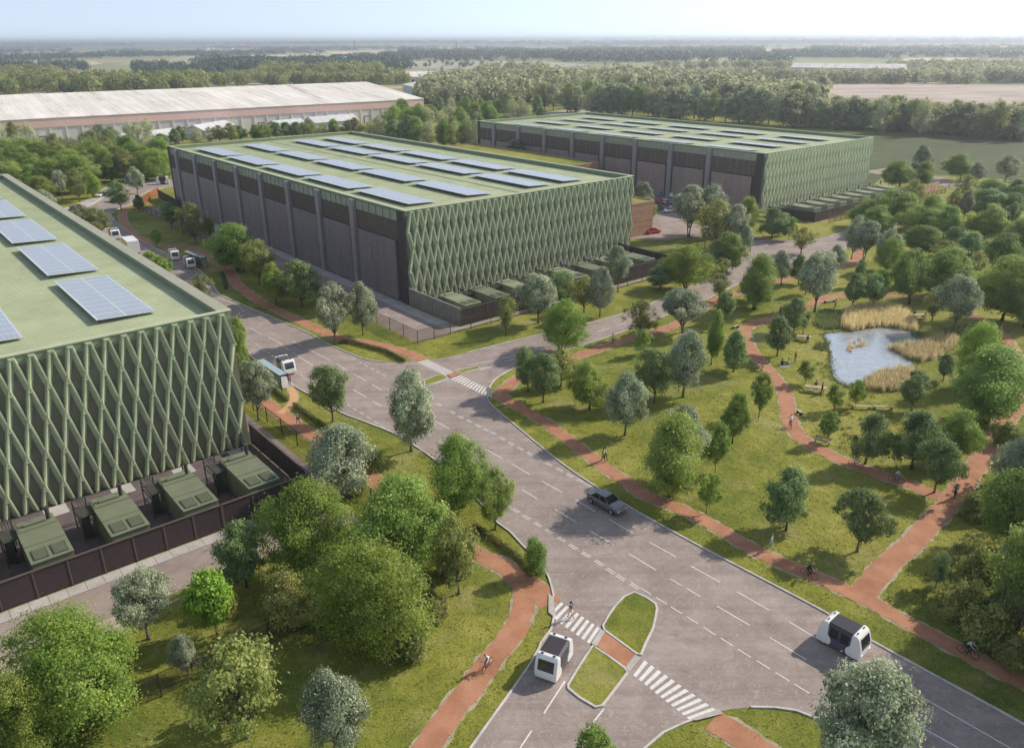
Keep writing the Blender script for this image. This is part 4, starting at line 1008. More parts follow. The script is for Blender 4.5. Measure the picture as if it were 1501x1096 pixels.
T('D1', 483, 534, 618, 56, 'beside the lower bus shelter and avenue', bx=488)
T('S0', 376, 531, 616, 50, 'next to the bus shelter roof and wire fence', bx=379)
T('C0', 354, 452, 553, 38, 'against the corner of the near data hall')
T('O1', 296, 403, 444, 34, 'peeping over the near hall parapet beside the zigzag lines')
T('Y0', 240, 378, 416, 34, 'peeping over the near hall parapet opposite the two pods')
T('Y0', 222, 369, 398, 26, 'peeping over the near hall parapet beside the lorry')
T('S0', 492, 414, 505, 56, 'left one of a pair at the avenue bend')
T('S0', 535, 413, 491, 44, 'right one of a pair at the avenue bend', bx=532)
T('H0', 348, 327, 398, 66, 'leftmost of the clump along the centre hall lane')
T('O1', 381, 350, 418, 46, 'in the middle of the clump along the centre hall lane')
T('H1', 405, 384, 446, 46, 'third in the clump along the centre hall lane')
T('D0', 443, 382, 450, 58, 'rightmost of the clump along the centre hall lane')
T('D1', 252, 296, 335, 34, 'at the far end of the wire fence by the centre hall')
T('O0', 279, 296, 357, 46, 'leaning over the far wire fence of the centre hall', bx=287)
T('y0', 309, 320, 354, 18, 'in the shade beside the far wire fence')
T('Y0', 230, 336, 362, 18, 'on the shaded bank beside the curving orange path')
T('D0', 205, 285, 308, 16, 'by the short rust orange fence')
T('D1', 178, 265, 307, 30, 'on the grass island by the parked car near the roundabout')
T('S1', 202, 244, 284, 24, 'with a thin trunk at the far lane junction')
T('O0', 141, 304, 350, 48, 'rising over the far right edge of the near hall roof')
T('S1', 118, 300, 334, 34, 'against the parapet of the near hall, furthest along')
T('S1', 66, 278, 312, 36, 'low over the near hall parapet by the pale pavement')
T('H1', 62, 258, 300, 44, 'beside the pale curved pavement at left')
T('S1', 92, 250, 292, 22, 'in the far left row near the pale pavement')
T('O0', 116, 246, 295, 34, 'on the lawn inside the curved pavement', bx=117)
T('G1', 137, 250, 290, 30, 'rightmost on the lawn inside the curved pavement')
# around the centre hall front and side road
T('O1', 742, 434, 492, 30, 'thin, on the grass before the centre hall fence')
T('S0', 789, 403, 474, 56, 'in front of the third centre hall generator')
T('G1', 820, 437, 515, 82, 'beside the north side road, biggest there', bx=822)
T('D0', 824, 397, 446, 46, 'close to the centre hall generator fence')
T('O0', 856, 405, 458, 44, 'between two silver ones at the generator fence')
T('S0', 884, 391, 464, 40, 'thin trunked beside the centre hall fence', bx=879)
T('S0', 908, 361, 428, 38, 'in front of the last centre hall generators', bx=906)
T('D0', 968, 388, 424, 44, 'left half of the big clump beyond the side road')
T('G1', 1005, 360, 424, 78, 'filling the big clump beyond the side road')
T('S1', 1050, 352, 398, 34, 'in the big clump beyond the side road')
T('H0', 1065, 340, 398, 50, 'behind the silver one in the side road clump')
T('O1', 1056, 378, 408, 28, 'small, at the end of the side road clump')
T('O0', 937, 438, 496, 46, 'on the verge where the side road straightens', bx=939)
T('y0', 941, 482, 520, 26, 'beside the orange path next to the side road')
T('S1', 1000, 424, 488, 66, 'at the side road verge, left of the far orange path')
T('D0', 774, 506, 574, 42, 'at the corner of the two orange paths')
T('D1', 800, 521, 590, 56, 'second from the corner of the two orange paths', bx=796)
T('O0', 822, 511, 566, 50, 'behind the pair at the path corner')
T('H1', 864, 530, 600, 68, 'with low forked branches above the promenade')
T('S0', 918, 544, 638, 62, 'with a slim trunk on the shaded park lawn', bx=916)
T('D0', 959, 510, 590, 58, 'deep in the park left of the silver crowned one')
T('S0', 1008, 484, 582, 66, 'tall, left of the curving park path', bx=1001)
T('D1', 1075, 483, 545, 44, 'beside the first bend of the park path')
T('H1', 1042, 453, 535, 32, 'narrow, left of the first park path bend')
T('D1', 1062, 428, 475, 32, 'small, beside the side road path')
T('O1', 1054, 400, 442, 34, 'thin crowned at the side road kerb')
T('H0', 984, 606, 727, 112, 'huge and round, beside the promenade in the park')
T('S1', 1002, 596, 700, 60, 'crowning the huge round one by the promenade')
T('H0', 1113, 372, 453, 64, 'beside the far orange path, twin stemmed', bx=1106)
T('S1', 1145, 366, 418, 36, 'behind the twin stemmed one at the far path')
T('D1', 1170, 372, 416, 28, 'between two silver ones at the far road')
T('S0', 1202, 370, 457, 56, 'tall with bare forked trunk above the pond', bx=1194)
T('S1', 1224, 358, 402, 32, 'behind the tall forked one above the pond')
T('D0', 1142, 462, 522, 44, 'spreading over the lawn beside the picnic people', bx=1139)
T('D0', 1163, 436, 488, 42, 'at the upper loop of the park path')
T('D0', 1249, 402, 452, 38, 'left of two dark ones above the reeds')
T('D1', 1279, 402, 452, 40, 'right of two dark ones above the reeds')
T('D1', 1258, 381, 420, 18, 'poking out behind the two above the reeds')
T('H1', 1330, 366, 445, 64, 'in the row behind the far side of the pond', bx=1332)
T('H0', 1378, 362, 436, 86, 'broadest behind the far side of the pond')
T('O0', 1425, 368, 428, 44, 'loose, behind the broad one beyond the pond')
T('O1', 1362, 427, 471, 34, 'small with a leaning trunk right of the reeds', bx=1366)
T('S0', 1404, 406, 485, 56, 'standing right of the pond reeds', bx=1397)
T('H0', 1468, 376, 470, 86, 'big, at the right photo edge beyond the pond')
T('H1', 1500, 400, 480, 60, 'cut by the right photo edge beyond the pond')
T('G0', 1425, 470, 570, 70, 'right of the pond, behind the broader one')
T('H0', 1446, 508, 620, 108, 'broad, between the pond and the right path')
T('D1', 1382, 520, 558, 28, 'small, at the right hand corner of the pond')
T('D1', 1336, 545, 602, 48, 'beside the lower reed bed')
T('y0', 1254, 556, 597, 25, 'right of two below the pond')
T('y0', 1222, 563, 603, 25, 'left of two below the pond')
T('y0', 1180, 529, 563, 26, 'on the lawn left of the pond')
T('y0', 1212, 602, 648, 30, 'by the bench at the park path')
T('D0', 1268, 604, 680, 58, 'left of three beside the park path')
T('D0', 1336, 603, 686, 68, 'middle of three beside the park path')
T('D1', 1369, 646, 722, 62, 'right of three beside the park path')
T('H1', 1414, 600, 676, 60, 'left of the right hand path', bx=1405)
T('y0', 1112, 547, 612, 38, 'behind the leaning one left of the park path')
T('H1', 1085, 573, 650, 50, 'leaning, on the open lawn left of the park path', bx=1073)
T('y0', 1053, 621, 692, 34, 'with a thin trunk beside the huge round one', bx=1048)
T('y0', 1038, 692, 752, 34, 'at the promenade edge below the huge round one', bx=1035)
T('D0', 1154, 686, 777, 72, 'left of the two above the green clad walker', bx=1152)
T('D0', 1258, 722, 808, 70, 'right of the two near the cyclist on the promenade', bx=1256)
T('D1', 1371, 811, 862, 35, 'small and round right of the path junction')
T('H0', 1476, 690, 800, 86, 'at the right photo edge beside the runner')
T('S1', 1478, 640, 722, 66, 'twiggy at the right photo edge above the runner')
T('S1', 1488, 828, 915, 84, 'cut by the right photo edge, lower one')
T('S1', 1495, 780, 862, 80, 'cut by the right photo edge, upper one')
T('B0', 1420, 800, 872, 54, 'below the right hand trees near the promenade')
T('B0', 1440, 880, 945, 60, 'beside the lower promenade on rough grass')
T('B0', 1480, 930, 975, 52, 'at the right edge just above the promenade')
T('B0', 1415, 845, 905, 44, 'between the small round tree and the silver ones')
T('S1', 1245, 979, 1150, 156, 'nearest of all, at the bottom right of the avenue')
T('y0', 875, 1072, 1130, 62, 'just entering at the bottom edge between the lanes')
T('S1', 486, 987, 1108, 98, 'at the bottom edge left of the orange path', bx=493)
# beyond the farthest hall
T('S1', 1348, 212, 262, 28, 'rising highest on the lawn beyond the farthest hall')
T('H1', 1324, 234, 276, 46, 'with a forked trunk on the lawn beyond the farthest hall', bx=1318)
T('H0', 1352, 236, 274, 38, 'right of the forked one on the far lawn')
T('H1', 1407, 225, 264, 42, 'at the edge of the dark green field')
T('S1', 1430, 238, 270, 22, 'small, right of the field edge tree')
T('S1', 1473, 227, 266, 32, 'rightmost at the dark green field')
T('H0', 1448, 262, 298, 54, 'right of the timber screen beyond the far hall')
T('D0', 1486, 262, 306, 50, 'at the right edge below the field silver tree')
T('O1', 1394, 274, 322, 26, 'thin trunked beside the timber screen')
T('H0', 1306, 276, 336, 66, 'in front of the last farthest hall generators')
T('H1', 1262, 290, 332, 46, 'at the end of the farthest yard fence')
T('H0', 1362, 285, 334, 50, 'right of the farthest yard, beside the orange patch')
T('S1', 1410, 280, 330, 22, 'slim, by the orange patch of path')
T('D0', 1437, 276, 326, 52, 'dark, above the silver one at upper right')
T('H0', 1437, 298, 352, 64, 'behind the frosted one at upper right')
T('S1', 1442, 316, 352, 38, 'frosted looking, in front of green crowns at upper right')
T('D1', 1478, 296, 342, 30, 'with a thin trunk at upper right')
T('H0', 1490, 318, 372, 56, 'at the right photo edge under the upper right group')
T('H0', 1350, 330, 372, 60, 'in the middle of the upper right grove')
T('D1', 1394, 332, 376, 36, 'right of the middle of the upper right grove')
T('D0', 1364, 308, 346, 30, 'small crowned behind the upper right grove')
T('S0', 1247, 316, 380, 32, 'left of three above the far path bend', bx=1248)
T('S0', 1271, 324, 383, 42, 'middle of three above the far path bend', bx=1266)
T('S0', 1309, 335, 396, 36, 'right of three above the far path bend', bx=1299)
T('D0', 1316, 382, 420, 34, 'under the right of three near the far path bend')
for i_, (k_, cx_, tp_, by_, w_) in enumerate([('H0', 1285, 300, 345, 50), ('O0', 1330, 262, 318, 40), ('H1', 1382, 300, 352, 44), ('D2', 1415, 340, 392, 48), ('H0', 1465, 340, 402, 60), ('O1', 1380, 352, 402, 40), ('G1', 1300, 345, 400, 46), ('H2', 1345, 300, 350, 50), ('D3', 1475, 282, 330, 40), ('O2', 1410, 255, 300, 36), ('H1', 1290, 392, 428, 34), ('H2', 1400, 380, 432, 50), ('D0', 1100, 395, 440, 34), ('O0', 1180, 395, 432, 30), ('H2', 700, 820, 0, 0)]):
    if w_: T(k_, cx_, tp_, by_, w_, 'in the crowded grove at upper right, number %d from the left' % (i_+1) if False else ['left end of the grove', 'behind the timber screen', 'crowding the middle of the grove', 'low in the upper right grove', 'merging with the photo edge grove', 'under the middle of the grove', 'near the far path bend, bright one', 'filling the grove centre', 'behind the upper right crowns', 'topmost by the far lawn', 'small, above the reeds behind the row', 'in the row above the reeds', 'beside the twin stemmed one', 'on the bank above the far orange path'][i_])
# around the car park
T('S1', 1012, 272, 348, 54, 'above the car park entrance lane', bx=1010)
T('S1', 1038, 270, 345, 52, 'second, right of the car park entrance')
T('O0', 1050, 292, 366, 66, 'in the dense group right of the car park', bx=1048)
T('S1', 1076, 300, 368, 38, 'right hand one in the car park group')
T('S1', 1092, 330, 372, 20, 'small, at the road junction by the car park group')
T('H1', 1094, 288, 344, 46, 'against the corner of the farthest hall')
T('D0', 1131, 304, 350, 44, 'before the farthest generator yard')
T('D1', 1149, 312, 345, 20, 'narrow, before the farthest generator yard')
T('O1', 1174, 332, 372, 36, 'alone at the far road kerb', bx=1174)
T('y0', 1156, 318, 352, 20, 'slim, between two at the farthest yard')
T('S1', 941, 267, 316, 28, 'behind the timber annex')
T('H1', 948, 288, 330, 26, 'in front of the car park beside the annex')
T('S1', 757, 205, 252, 54, 'bushy, standing by the planted annex roof')
for i, (px_, py_, w_) in enumerate([(470, 868, 46), (520, 720, 40), (610, 880, 44), (640, 905, 36), (405, 890, 38), (500, 905, 34), (640, 800, 46), (660, 840, 36), (545, 690, 34), (600, 960, 44), (455, 905, 40), (330, 900, 30), (1430, 760, 44), (1452, 905, 50), (1400, 905, 30), (1470, 650, 40)]):
    x, y = G(px_, py_); place_tree('B0', x, y, TR.uniform(1.8, 3.4), w_/F*84, 'low undergrowth bush beneath the trees, %s' % ('left of the avenue' if px_ < 900 else 'at the right photo edge'), 'undergrowth bushes '+('left of the avenue' if px_ < 900 else 'at the right edge'))
for k_, (ax_, ay_, h_, w_) in enumerate([(1400, 1040, 15, 9), (1480, 1080, 16, 10), (1330, 1000, 12, 6), (1440, 1100, 14, 10), (1520, 1090, 15, 9)]):
    gx_, gy_ = G(ax_, ay_); L_ = h_*.6/math.tan(R(35)); px_, py_ = gx_+.896*L_, gy_+.443*L_
    if pix(px_, py_, h_*.5)[0]-w_*9 < 1501: px_ += .896*3; py_ += .443*3
    place_tree('S3' if k_ % 2 else 'H0', px_, py_, h_, w_, 'big roadside tree beyond the right hand end of the promenade', 'roadside trees beyond the promenade end')
# ---- woods: trees that can be told apart, same look
def wood(key_choice, pts, hr, wr, label, group, jit=3):
    for (px, py) in pts:
        x, y = G(px+TR.uniform(-jit, jit), py+TR.uniform(-jit*.3, jit*.3)); h = TR.uniform(*hr)
        place_tree(TR.choice(key_choice), x, y, h, h*TR.uniform(*wr), label, group)
row = lambda x0, y0, x1, y1, n: [(x0+(x1-x0)*i/(n-1), y0+(y1-y0)*i/(n-1)) for i in range(n)]
wood(['G1', 'H1', 'H0', 'G0', 'O0'], row(-15, 292, 120, 282, 5)+row(-15, 276, 236, 264, 12)+row(-15, 264, 246, 256, 12)+row(-10, 250, 240, 245, 11), (8.5, 12), (.8, 1.15), 'green tree in the wood behind the lane junction', 'trees in the wood behind the lane junction', 4)
wood(['O0', 'H0', 'P0', 'O1', 'D0'], row(-20, 238, 240, 232, 11), (8.5, 12), (.7, 1.0), 'mixed tree in the back rows of the wood before the long warehouse', 'back rows of the wood before the long warehouse')
wood(['P0', 'P0', 'O0'], [(20, 226), (48, 228), (190, 222), (205, 226), (222, 222), (5, 228)], (13, 16), (.5, .65), 'tall pale twiggy tree standing before the long warehouse wall', 'tall pale trees before the long warehouse')
wood(['S1', 'D0'], [(150, 224), (170, 227), (160, 231)], (11, 12.5), (.75, .95), 'grey dark tree in front of the long warehouse', 'grey dark trees before the long warehouse')
wood(['D0', 'O0', 'H0', 'P0'], row(255, 212, 560, 198, 19), (7, 9.5), (.8, 1.1), 'tree in the strip between centre hall and long warehouse', 'trees between centre hall and long warehouse', 5)
wood(['H0', 'P0', 'D0', 'G1', 'H1'], row(560, 208, 700, 222, 9)+row(580, 195, 700, 205, 8)+row(590, 182, 790, 188, 10)+row(640, 168, 790, 172, 8), (10, 15), (.65, .9), 'tree in the copse between the centre hall and the farthest hall', 'copse behind the two farther halls', 5)
wood(['S1', 'D0', 'S1'], [(608, 212), (650, 214), (690, 216), (704, 210)], (8, 10), (.6, .8), 'pale frosted tree at the front of the copse by the farthest hall', 'frosted trees fronting the copse')
wood(['O0', 'W1', 'W0', 'H1', 'P0', 'W1', 'S3'], row(797, 162, 1180, 186, 24), (16, 21), (.75, 1.0), 'tree in the front row of the belt beyond the dark green field', 'front row of the belt beyond the field', 4)
wood(['O0', 'W1', 'W0', 'W0', 'P0', 'H1', 'W1'], row(1198, 187, 1505, 204, 19)+row(1205, 183, 1500, 199, 15), (14, 17), (.95, 1.25), 'tree in the right hand stretch of the belt beyond the field', 'right hand stretch of the field belt', 4)
wood(['H0', 'W1', 'W0', 'P0', 'P0'], row(800, 153, 1185, 175, 20), (16, 21), (.55, .7), 'tree in the back row of the belt beyond the dark green field', 'back row of the belt beyond the field', 4)
wood(['P0', 'P0', 'O0'], [(1290, 196), (1300, 195), (1350, 199), (1462, 205), (1456, 203), (1500, 206)], (17, 19), (.5, .6), 'pale trunked birch in front of the belt beyond the field', 'pale birches fronting the field belt')
wood(['H0', 'H2', 'O0', 'D0', 'S3'], [(1540, 330), (1600, 350), (1560, 400), (1640, 420), (1700, 460), (1580, 470), (1560, 540), (1640, 560), (1600, 640), (1700, 660), (1580, 720), (1680, 760), (1620, 820), (1740, 840), (1560, 300), (1640, 320), (1720, 360), (1800, 420)], (8, 12), (.75, 1.0), 'tree of the grove carrying on past the right photo edge', 'grove past the right photo edge', 8)
# ---- far woods: one mass
def inpoly(P, poly):
    x, y = P[:, 0], P[:, 1]; r_ = np.zeros(len(P), bool); n = len(poly)
    for i in range(n):
        (x0, y0), (x1, y1) = poly[i], poly[(i+1) % n]
        c_ = ((y0 > y) != (y1 > y)); r_ ^= c_ & (x < (x1-x0)*(y-y0)/((y1-y0) if y1 != y0 else 1e-9)+x0)
    return r_
def far_stuff(name, label, spots, mat, seed, per=260):
    """spots: (x,y,h,w)"""
    rs = np.random.RandomState(seed); Ps, Ns, Ss, Ts = [], [], [], []
    for (x, y, h, w) in spots:
        n = per; d = sphere_dirs(rs, n); d[:, 2] = np.abs(d[:, 2])*np.where(rs.uniform(size=n) < .75, 1, -.6)
        ph = rs.uniform(0, 6.28, 3); a = np.arctan2(d[:, 1], d[:, 0])
        bump_ = 1+.16*np.sin(3*a+ph[0])+.14*np.sin(5*a+4*d[:, 2]+ph[1])+.1*rs.normal(size=n)
        P = d*np.array([w/2, w/2, h*.55])*bump_[:, None]; P[:, 2] += h*.45; P[:, 2] = np.maximum(P[:, 2], .1*h)
        N = d+rs.normal(size=(n, 3))*.45; N /= np.linalg.norm(N, axis=1)[:, None]
        z0 = HZ(x, y+140) if False else HZ(x, y)
        Ps.append(P+np.array([x, y, z0])); Ns.append(N); Ss.append(w*.085*rs.uniform(.7, 1.3, n)); Ts.append(rs.uniform(.2, .8)+rs.normal(size=n)*.12)
    me = leaf_mesh(name, mat, np.concatenate(Ps), np.concatenate(Ns), np.concatenate(Ss), np.concatenate(Ts), rs, .8)
    return tag(link(name, me), label, 'woodland', None, 'stuff')
FR = random.Random(9)
def band(x0, x1, ytop, ybot, n, h, shape=None):
    out = []
    for _ in range(n):
        t = FR.random(); px = x0+(x1-x0)*t; py = (ytop(px) if callable(ytop) else ytop)+FR.random()*((ybot(px) if callable(ybot) else ybot)-(ytop(px) if callable(ytop) else ytop))
        x, y = G(px, py); hh = FR.uniform(*h); out.append((x, y, hh, hh*FR.uniform(.75, 1.2)))
    return out
sp = band(1150, 1440, 117, 123.5, 170, (9, 12.5))+band(1345, 1440, 109, 117, 60, (10, 13))+band(1450, 1530, 112, 122, 50, (11, 15))+band(790, 1150, 115, 121, 130, (9, 13))+band(1300, 1520, 101, 109, 110, (11, 15))+band(1060, 1160, 100, 102.5, 26, (10, 13))+band(960, 1050, 101, 103, 26, (10, 13))
sp += band(790, 960, 128, 150, 90, (15, 20))+band(960, 1100, 140, 160, 60, (15, 20))+band(700, 800, 108, 128, 60, (12, 16))+band(620, 800, 128, 158, 120, (12, 18))+band(1060, 1190, 152, 172, 45, (15, 18))
sp += [(G(1198+q*3, 138+q % 2)[0], G(1198, 138)[1], 14, 14) for q in range(3)]
far_stuff('far_wood', 'far belts of trees round the dirt field and beyond the copse', sp, 'leaf_wood', 3, 300)
sp = band(-30, 300, 124, 139, 190, (10, 15))+band(230, 600, 116, 127, 190, (9, 13))+band(380, 560, 108, 118, 110, (12, 17))+band(-30, 90, 112, 122, 50, (12, 16))
far_stuff('far_wood', 'fresh green trees showing over the ridge of the long warehouse', sp, 'leaf_olive', 4, 300)
sp = band(310, 600, 96, 106, 320, (13, 19))+band(200, 330, 100, 112, 80, (10, 15))+band(60, 130, 100, 105, 24, (12, 16))+band(0, 50, 103, 108, 30, (12, 16))+band(640, 800, 88, 92, 30, (8, 12))+band(560, 780, 93, 100, 40, (5, 8))
far_stuff('far_wood', 'dark rounded wood on the rise beyond the long warehouse', sp, 'leaf_far', 5, 200)
# hedgerows and woods of the plain, seen as one mass
sp = []
def strip(px0, py0, px1, py1, n, h, dy=.6):
    for i in range(n):
        t = i/n; x, y = G(px0+(px1-px0)*t, py0+(py1-py0)*t+FR.uniform(-dy, dy)); hh = FR.uniform(*h)
        sp.append((x, y, hh, hh*FR.uniform(1.2, 2.2)))
for a in [(0, 92, 120, 84, 40), (120, 84, 300, 82, 60), (100, 76, 300, 78, 60), (300, 84, 420, 79, 40), (560, 85, 700, 87, 70), (580, 81, 760, 84, 90), (640, 79, 900, 80, 120), (750, 86, 1060, 88, 150), (760, 83, 1060, 84, 150), (900, 79, 1200, 78, 150), (1060, 84, 1300, 84, 130), (1180, 80, 1330, 86, 80), (1150, 75, 1501, 77, 160), (1330, 83, 1501, 85, 70), (820, 90, 1150, 93, 90), (0, 78, 100, 80, 40), (380, 74, 640, 77, 110), (0, 73, 130, 72, 50), (300, 72, 700, 72.5, 130), (700, 73, 1000, 74, 120), (1000, 72, 1501, 71.5, 160), (440, 82, 470, 80, 14), (200, 90, 300, 92, 40), (560, 89, 640, 95, 40)]:
    strip(*a, (10, 17), .9)
for a in [(0, 87, 150, 86, 26), (150, 84, 300, 82, 30), (260, 93, 420, 92, 40), (180, 80.5, 420, 79, 50), (0, 76, 280, 75.5, 50), (430, 84.5, 480, 82, 12), (330, 79, 480, 78, 30), (560, 79.5, 760, 80.5, 60), (500, 86, 620, 88.5, 40), (1000, 75.5, 1250, 74, 80), (700, 77, 1000, 76.5, 90), (860, 84.5, 1010, 86, 50), (1130, 95, 1160, 90, 12)]:
    strip(*a, (9, 15), 1.2)
for a in [(0, 64.5, 700, 64.3, 160), (600, 63.5, 1501, 62, 220), (0, 68.5, 500, 68, 150), (400, 67, 1000, 67.5, 180), (900, 66.5, 1501, 65.5, 180), (0, 66.3, 700, 66, 140), (700, 65.4, 1501, 64, 200), (0, 70, 200, 70, 60)]:
    strip(*a, (16, 28), .5)
sp_ = np.array([(q[0], q[1]) for q in sp]); kp = np.ones(len(sp), bool)
for P_, k_ in FAR_FIELDS: kp &= ~inpoly(sp_, GP(*P_))
sp = [q for q, k_ in zip(sp, kp) if k_]
far_stuff('distant_woodland', 'blue green woods and hedgerows of the distant plain', sp, 'leaf_far', 6, 70)
# ---- ground plants
def tufts(name, label, pts, mat, hr, seed, blades=7, lean=.35, wid=.05, cat='grass'):
    """clumps of blades at world points"""
    rs = np.random.RandomState(seed); P = np.array(pts); n = len(P)*blades
    B = np.repeat(P, blades, 0); h = rs.uniform(*hr, n); a = rs.uniform(0, 6.283, n)
    B = B+np.stack([rs.normal(size=n)*.14, rs.normal(size=n)*.14], 1)
    V = np.empty((n, 3, 3), np.float32); w = wid*rs.uniform(.6, 1.4, n); z = np.zeros(n)
    V[:, 0] = np.stack([B[:, 0]-w*np.cos(a), B[:, 1]-w*np.sin(a), z], 1); V[:, 1] = np.stack([B[:, 0]+w*np.cos(a), B[:, 1]+w*np.sin(a), z], 1)
    lx, ly = rs.normal(size=n)*lean*h, rs.normal(size=n)*lean*h
    V[:, 2] = np.stack([B[:, 0]+lx, B[:, 1]+ly, h], 1)
    me = bpy.data.meshes.new(name); me.vertices.add(n*3); me.vertices.foreach_set('co', V.reshape(-1)); me.loops.add(n*3); me.loops.foreach_set('vertex_index', np.arange(n*3, dtype=np.int32))
    me.polygons.add(n); me.polygons.foreach_set('loop_start', np.arange(0, n*3, 3, dtype=np.int32)); me.polygons.foreach_set('loop_total', np.full(n, 3, dtype=np.int32)); me.update(calc_edges=True)
    tn = np.repeat(rs.uniform(.2, .8, len(P)), blades)+rs.normal(size=n)*.15
    at = me.attributes.new('tint', 'FLOAT', 'FACE'); at.data.foreach_set('value', np.clip(tn, 0, 1).astype(np.float32)); me.materials.append(MATS[mat])
    return tag(link(name, me), label, cat, None, 'stuff')
def fill_poly(poly, dens, seed):
    rs = np.random.RandomState(seed); A = np.array(poly); lo, hi = A.min(0), A.max(0); n = int((hi-lo).prod()*dens)
    P = rs.uniform(lo, hi, (n, 2)); return P[inpoly(P, poly)]
reeds = [[(700, 345), (702, 300), (730, 268), (800, 255), (870, 252), (935, 262), (985, 285), (1020, 330), (1035, 362), (960, 350), (900, 340), (820, 345), (750, 362)],
         [(898, 432), (960, 425), (1040, 418), (1100, 398), (1180, 388), (1212, 405), (1170, 440), (1100, 488), (1040, 495), (990, 478), (950, 455)],
         [(800, 592), (812, 572), (850, 555), (900, 535), (960, 525), (1012, 528), (1020, 560), (1000, 600), (950, 620), (870, 625), (810, 612)],
         [(715, 440), (740, 405), (770, 392), (812, 405), (815, 420), (770, 430), (740, 450)], [(700, 592), (715, 575), (745, 578), (735, 595)]]
for i, q in enumerate(reeds):
    poly = GP(*[c6(*p) for p in q]); pts = fill_poly(poly, (9, 9, 9, 3, 2)[i], 20+i)
    tufts('reed_bed', ['broad tan reed bed at the far side of the pond', 'tan reed bed at the right of the pond', 'tan reed bed at the near side of the pond', 'sparse reeds in the middle of the pond', 'few reeds at the lower pond corner'][i], pts, 'leaf_reed', ((.9, 1.7), (.8, 1.5), (.8, 1.5), (.3, .7), (.3, .6))[i], 30+i, 9, .16, .05, 'reeds')
for i, q in enumerate([[(580, 335), (590, 285), (640, 272), (700, 280), (702, 320), (680, 352), (620, 352)], [(575, 440), (590, 408), (640, 415), (640, 445)], [(585, 500), (620, 480), (655, 520), (660, 580), (620, 570)], [(1000, 370), (1050, 360), (1062, 395), (1030, 390)]]):
    poly = GP(*[c6(*p) for p in q]); tufts('sedge', ['tall soft green sedge at the upper left pond corner', 'small sedge clump on the left pond bank', 'thin flowering plants on the left pond bank', 'sedge at the right end of the far reed bed'][i], fill_poly(poly, (7, 6, 1.5, 5)[i], 50+i), 'leaf_sedge', ((.5, 1.1), (.4, .8), (.3, .6), (.5, 1))[i], 60+i, 8, .35, .05, 'sedge')
for i, (q, lb, d_) in enumerate([([(1300, 880), (1345, 850), (1400, 800), (1440, 760), (1501, 770), (1510, 985), (1470, 965), (1400, 925)], 'rough tall meadow grass at the lower right edge of the park', 3.2), ([(1180, 640), (1240, 560), (1330, 610), (1300, 680)], 'longer meadow grass around the young trees below the pond', .8), ([(1380, 480), (1440, 470), (1501, 520), (1470, 600), (1400, 590)], 'rough grass right of the pond under the broad trees', 2.0), ([(300, 800), (480, 700), (640, 770), (660, 900), (560, 985), (400, 960), (280, 930)], 'rough shaded grass under the trees left of the avenue', 1.5)]):
    tufts('rough_grass', lb, fill_poly(GP(*q), d_, 90+i), ('leaf_sedge', 'leaf_grass', 'leaf_sedge', 'leaf_grass')[i], (.2, .55), 95+i, 7, .45, .04)
ring = smooth_line(GP(*pond), .12, True); rg_ = np.random.RandomState(8); RG = np.array(ring)+rg_.normal(size=(len(ring), 2))*.22
tufts('bank_plants', 'low rushes and weeds fringing the edge of the pond', RG[rg_.uniform(size=len(RG)) < .75], 'leaf_sedge', (.12, .42), 9, 7, .4, .04, 'rushes')
# lily pads
mb = MB(); pr = random.Random(4)
for (x, y, n, s) in [(790, 358, 22, 45), (760, 415, 14, 40), (700, 500, 20, 40), (760, 560, 18, 40), (680, 430, 10, 35), (960, 375, 14, 40), (860, 360, 10, 30), (850, 420, 6, 40)]:
    for k in range(n):
        gx, gy = G(*c6(x+pr.gauss(0, s*.6), y+pr.gauss(0, s*.28))); r_ = pr.uniform(.06, .18)
        mb.face([(gx+r_*math.cos(t*1.047), gy+r_*math.sin(t*1.047), .062) for t in range(6)])
pm('lily', (.36, .40, .25), .3, 3, .5)
tag(link('lily_pads', mb.mesh('lily_pads', 'lily')), 'pale lily pads floating on the pond', 'lily pads', None, 'stuff')
# lawn blades close to the camera, off the paths and roads
rs_ = np.random.RandomState(77)
near = GP((-20, 1110), (-20, 960), (200, 900), (330, 830), (480, 700), (380, 600), (560, 500), (760, 470), (1100, 470), (1230, 440), (1520, 640), (1520, 1110))
PT = fill_poly(near, 5.0, 78)
keep = ~inpoly(PT, road_outline)
for L_, w_ in PATHS_:
    A = np.array(L_[::3]); 
    for i in range(0, len(A)): keep &= ((PT-A[i])**2).sum(1) > (w_/2+.12)**2
keep &= ~inpoly(PT, LP(AL, (-70, 2), (3.2, 2), (3.2, -23.2), (-70, -23.2))); keep &= ~inpoly(PT, LP(AM, (-10.6, 20), (60, 20), (60, -18), (-10.6, -18)))
keep &= ~inpoly(PT, GP(*pond)); keep &= ~inpoly(PT, GP((392, 535), (420, 553), (434, 565), (416, 572), (396, 557), (378, 543)))
dd_ = np.hypot(PT[:, 0], PT[:, 1]); keep &= rs_.uniform(size=len(PT)) < np.clip(75/dd_, .15, 1)**1.5
tufts('lawn_grass', 'uneven mown grass blades over lawns and verges', PT[keep], 'leaf_grass', (.05, .16), 79, 4, .5, .035)
def hedge(px, w, h, label):
    L = smooth_line(GP(*px), .4); rs = np.random.RandomState(len(px)*7); A = np.array(L); n = len(A)*220
    i = rs.randint(0, len(A), n); d = sphere_dirs(rs, n); P = np.zeros((n, 3)); P[:, :2] = A[i]+rs.normal(size=(n, 2))*.12
    P += np.clip(d*1.25, -1, 1)*np.array([w/2, w/2, h/2]); P[:, 2] += h/2
    me = leaf_mesh('hedge', 'leaf_hedge', P, d+rs.normal(size=(n, 3))*.3, .06*rs.uniform(.7, 1.3, n), rs.uniform(.2, .8, n), rs)
    tag(link('hedge', me), label, 'hedge')
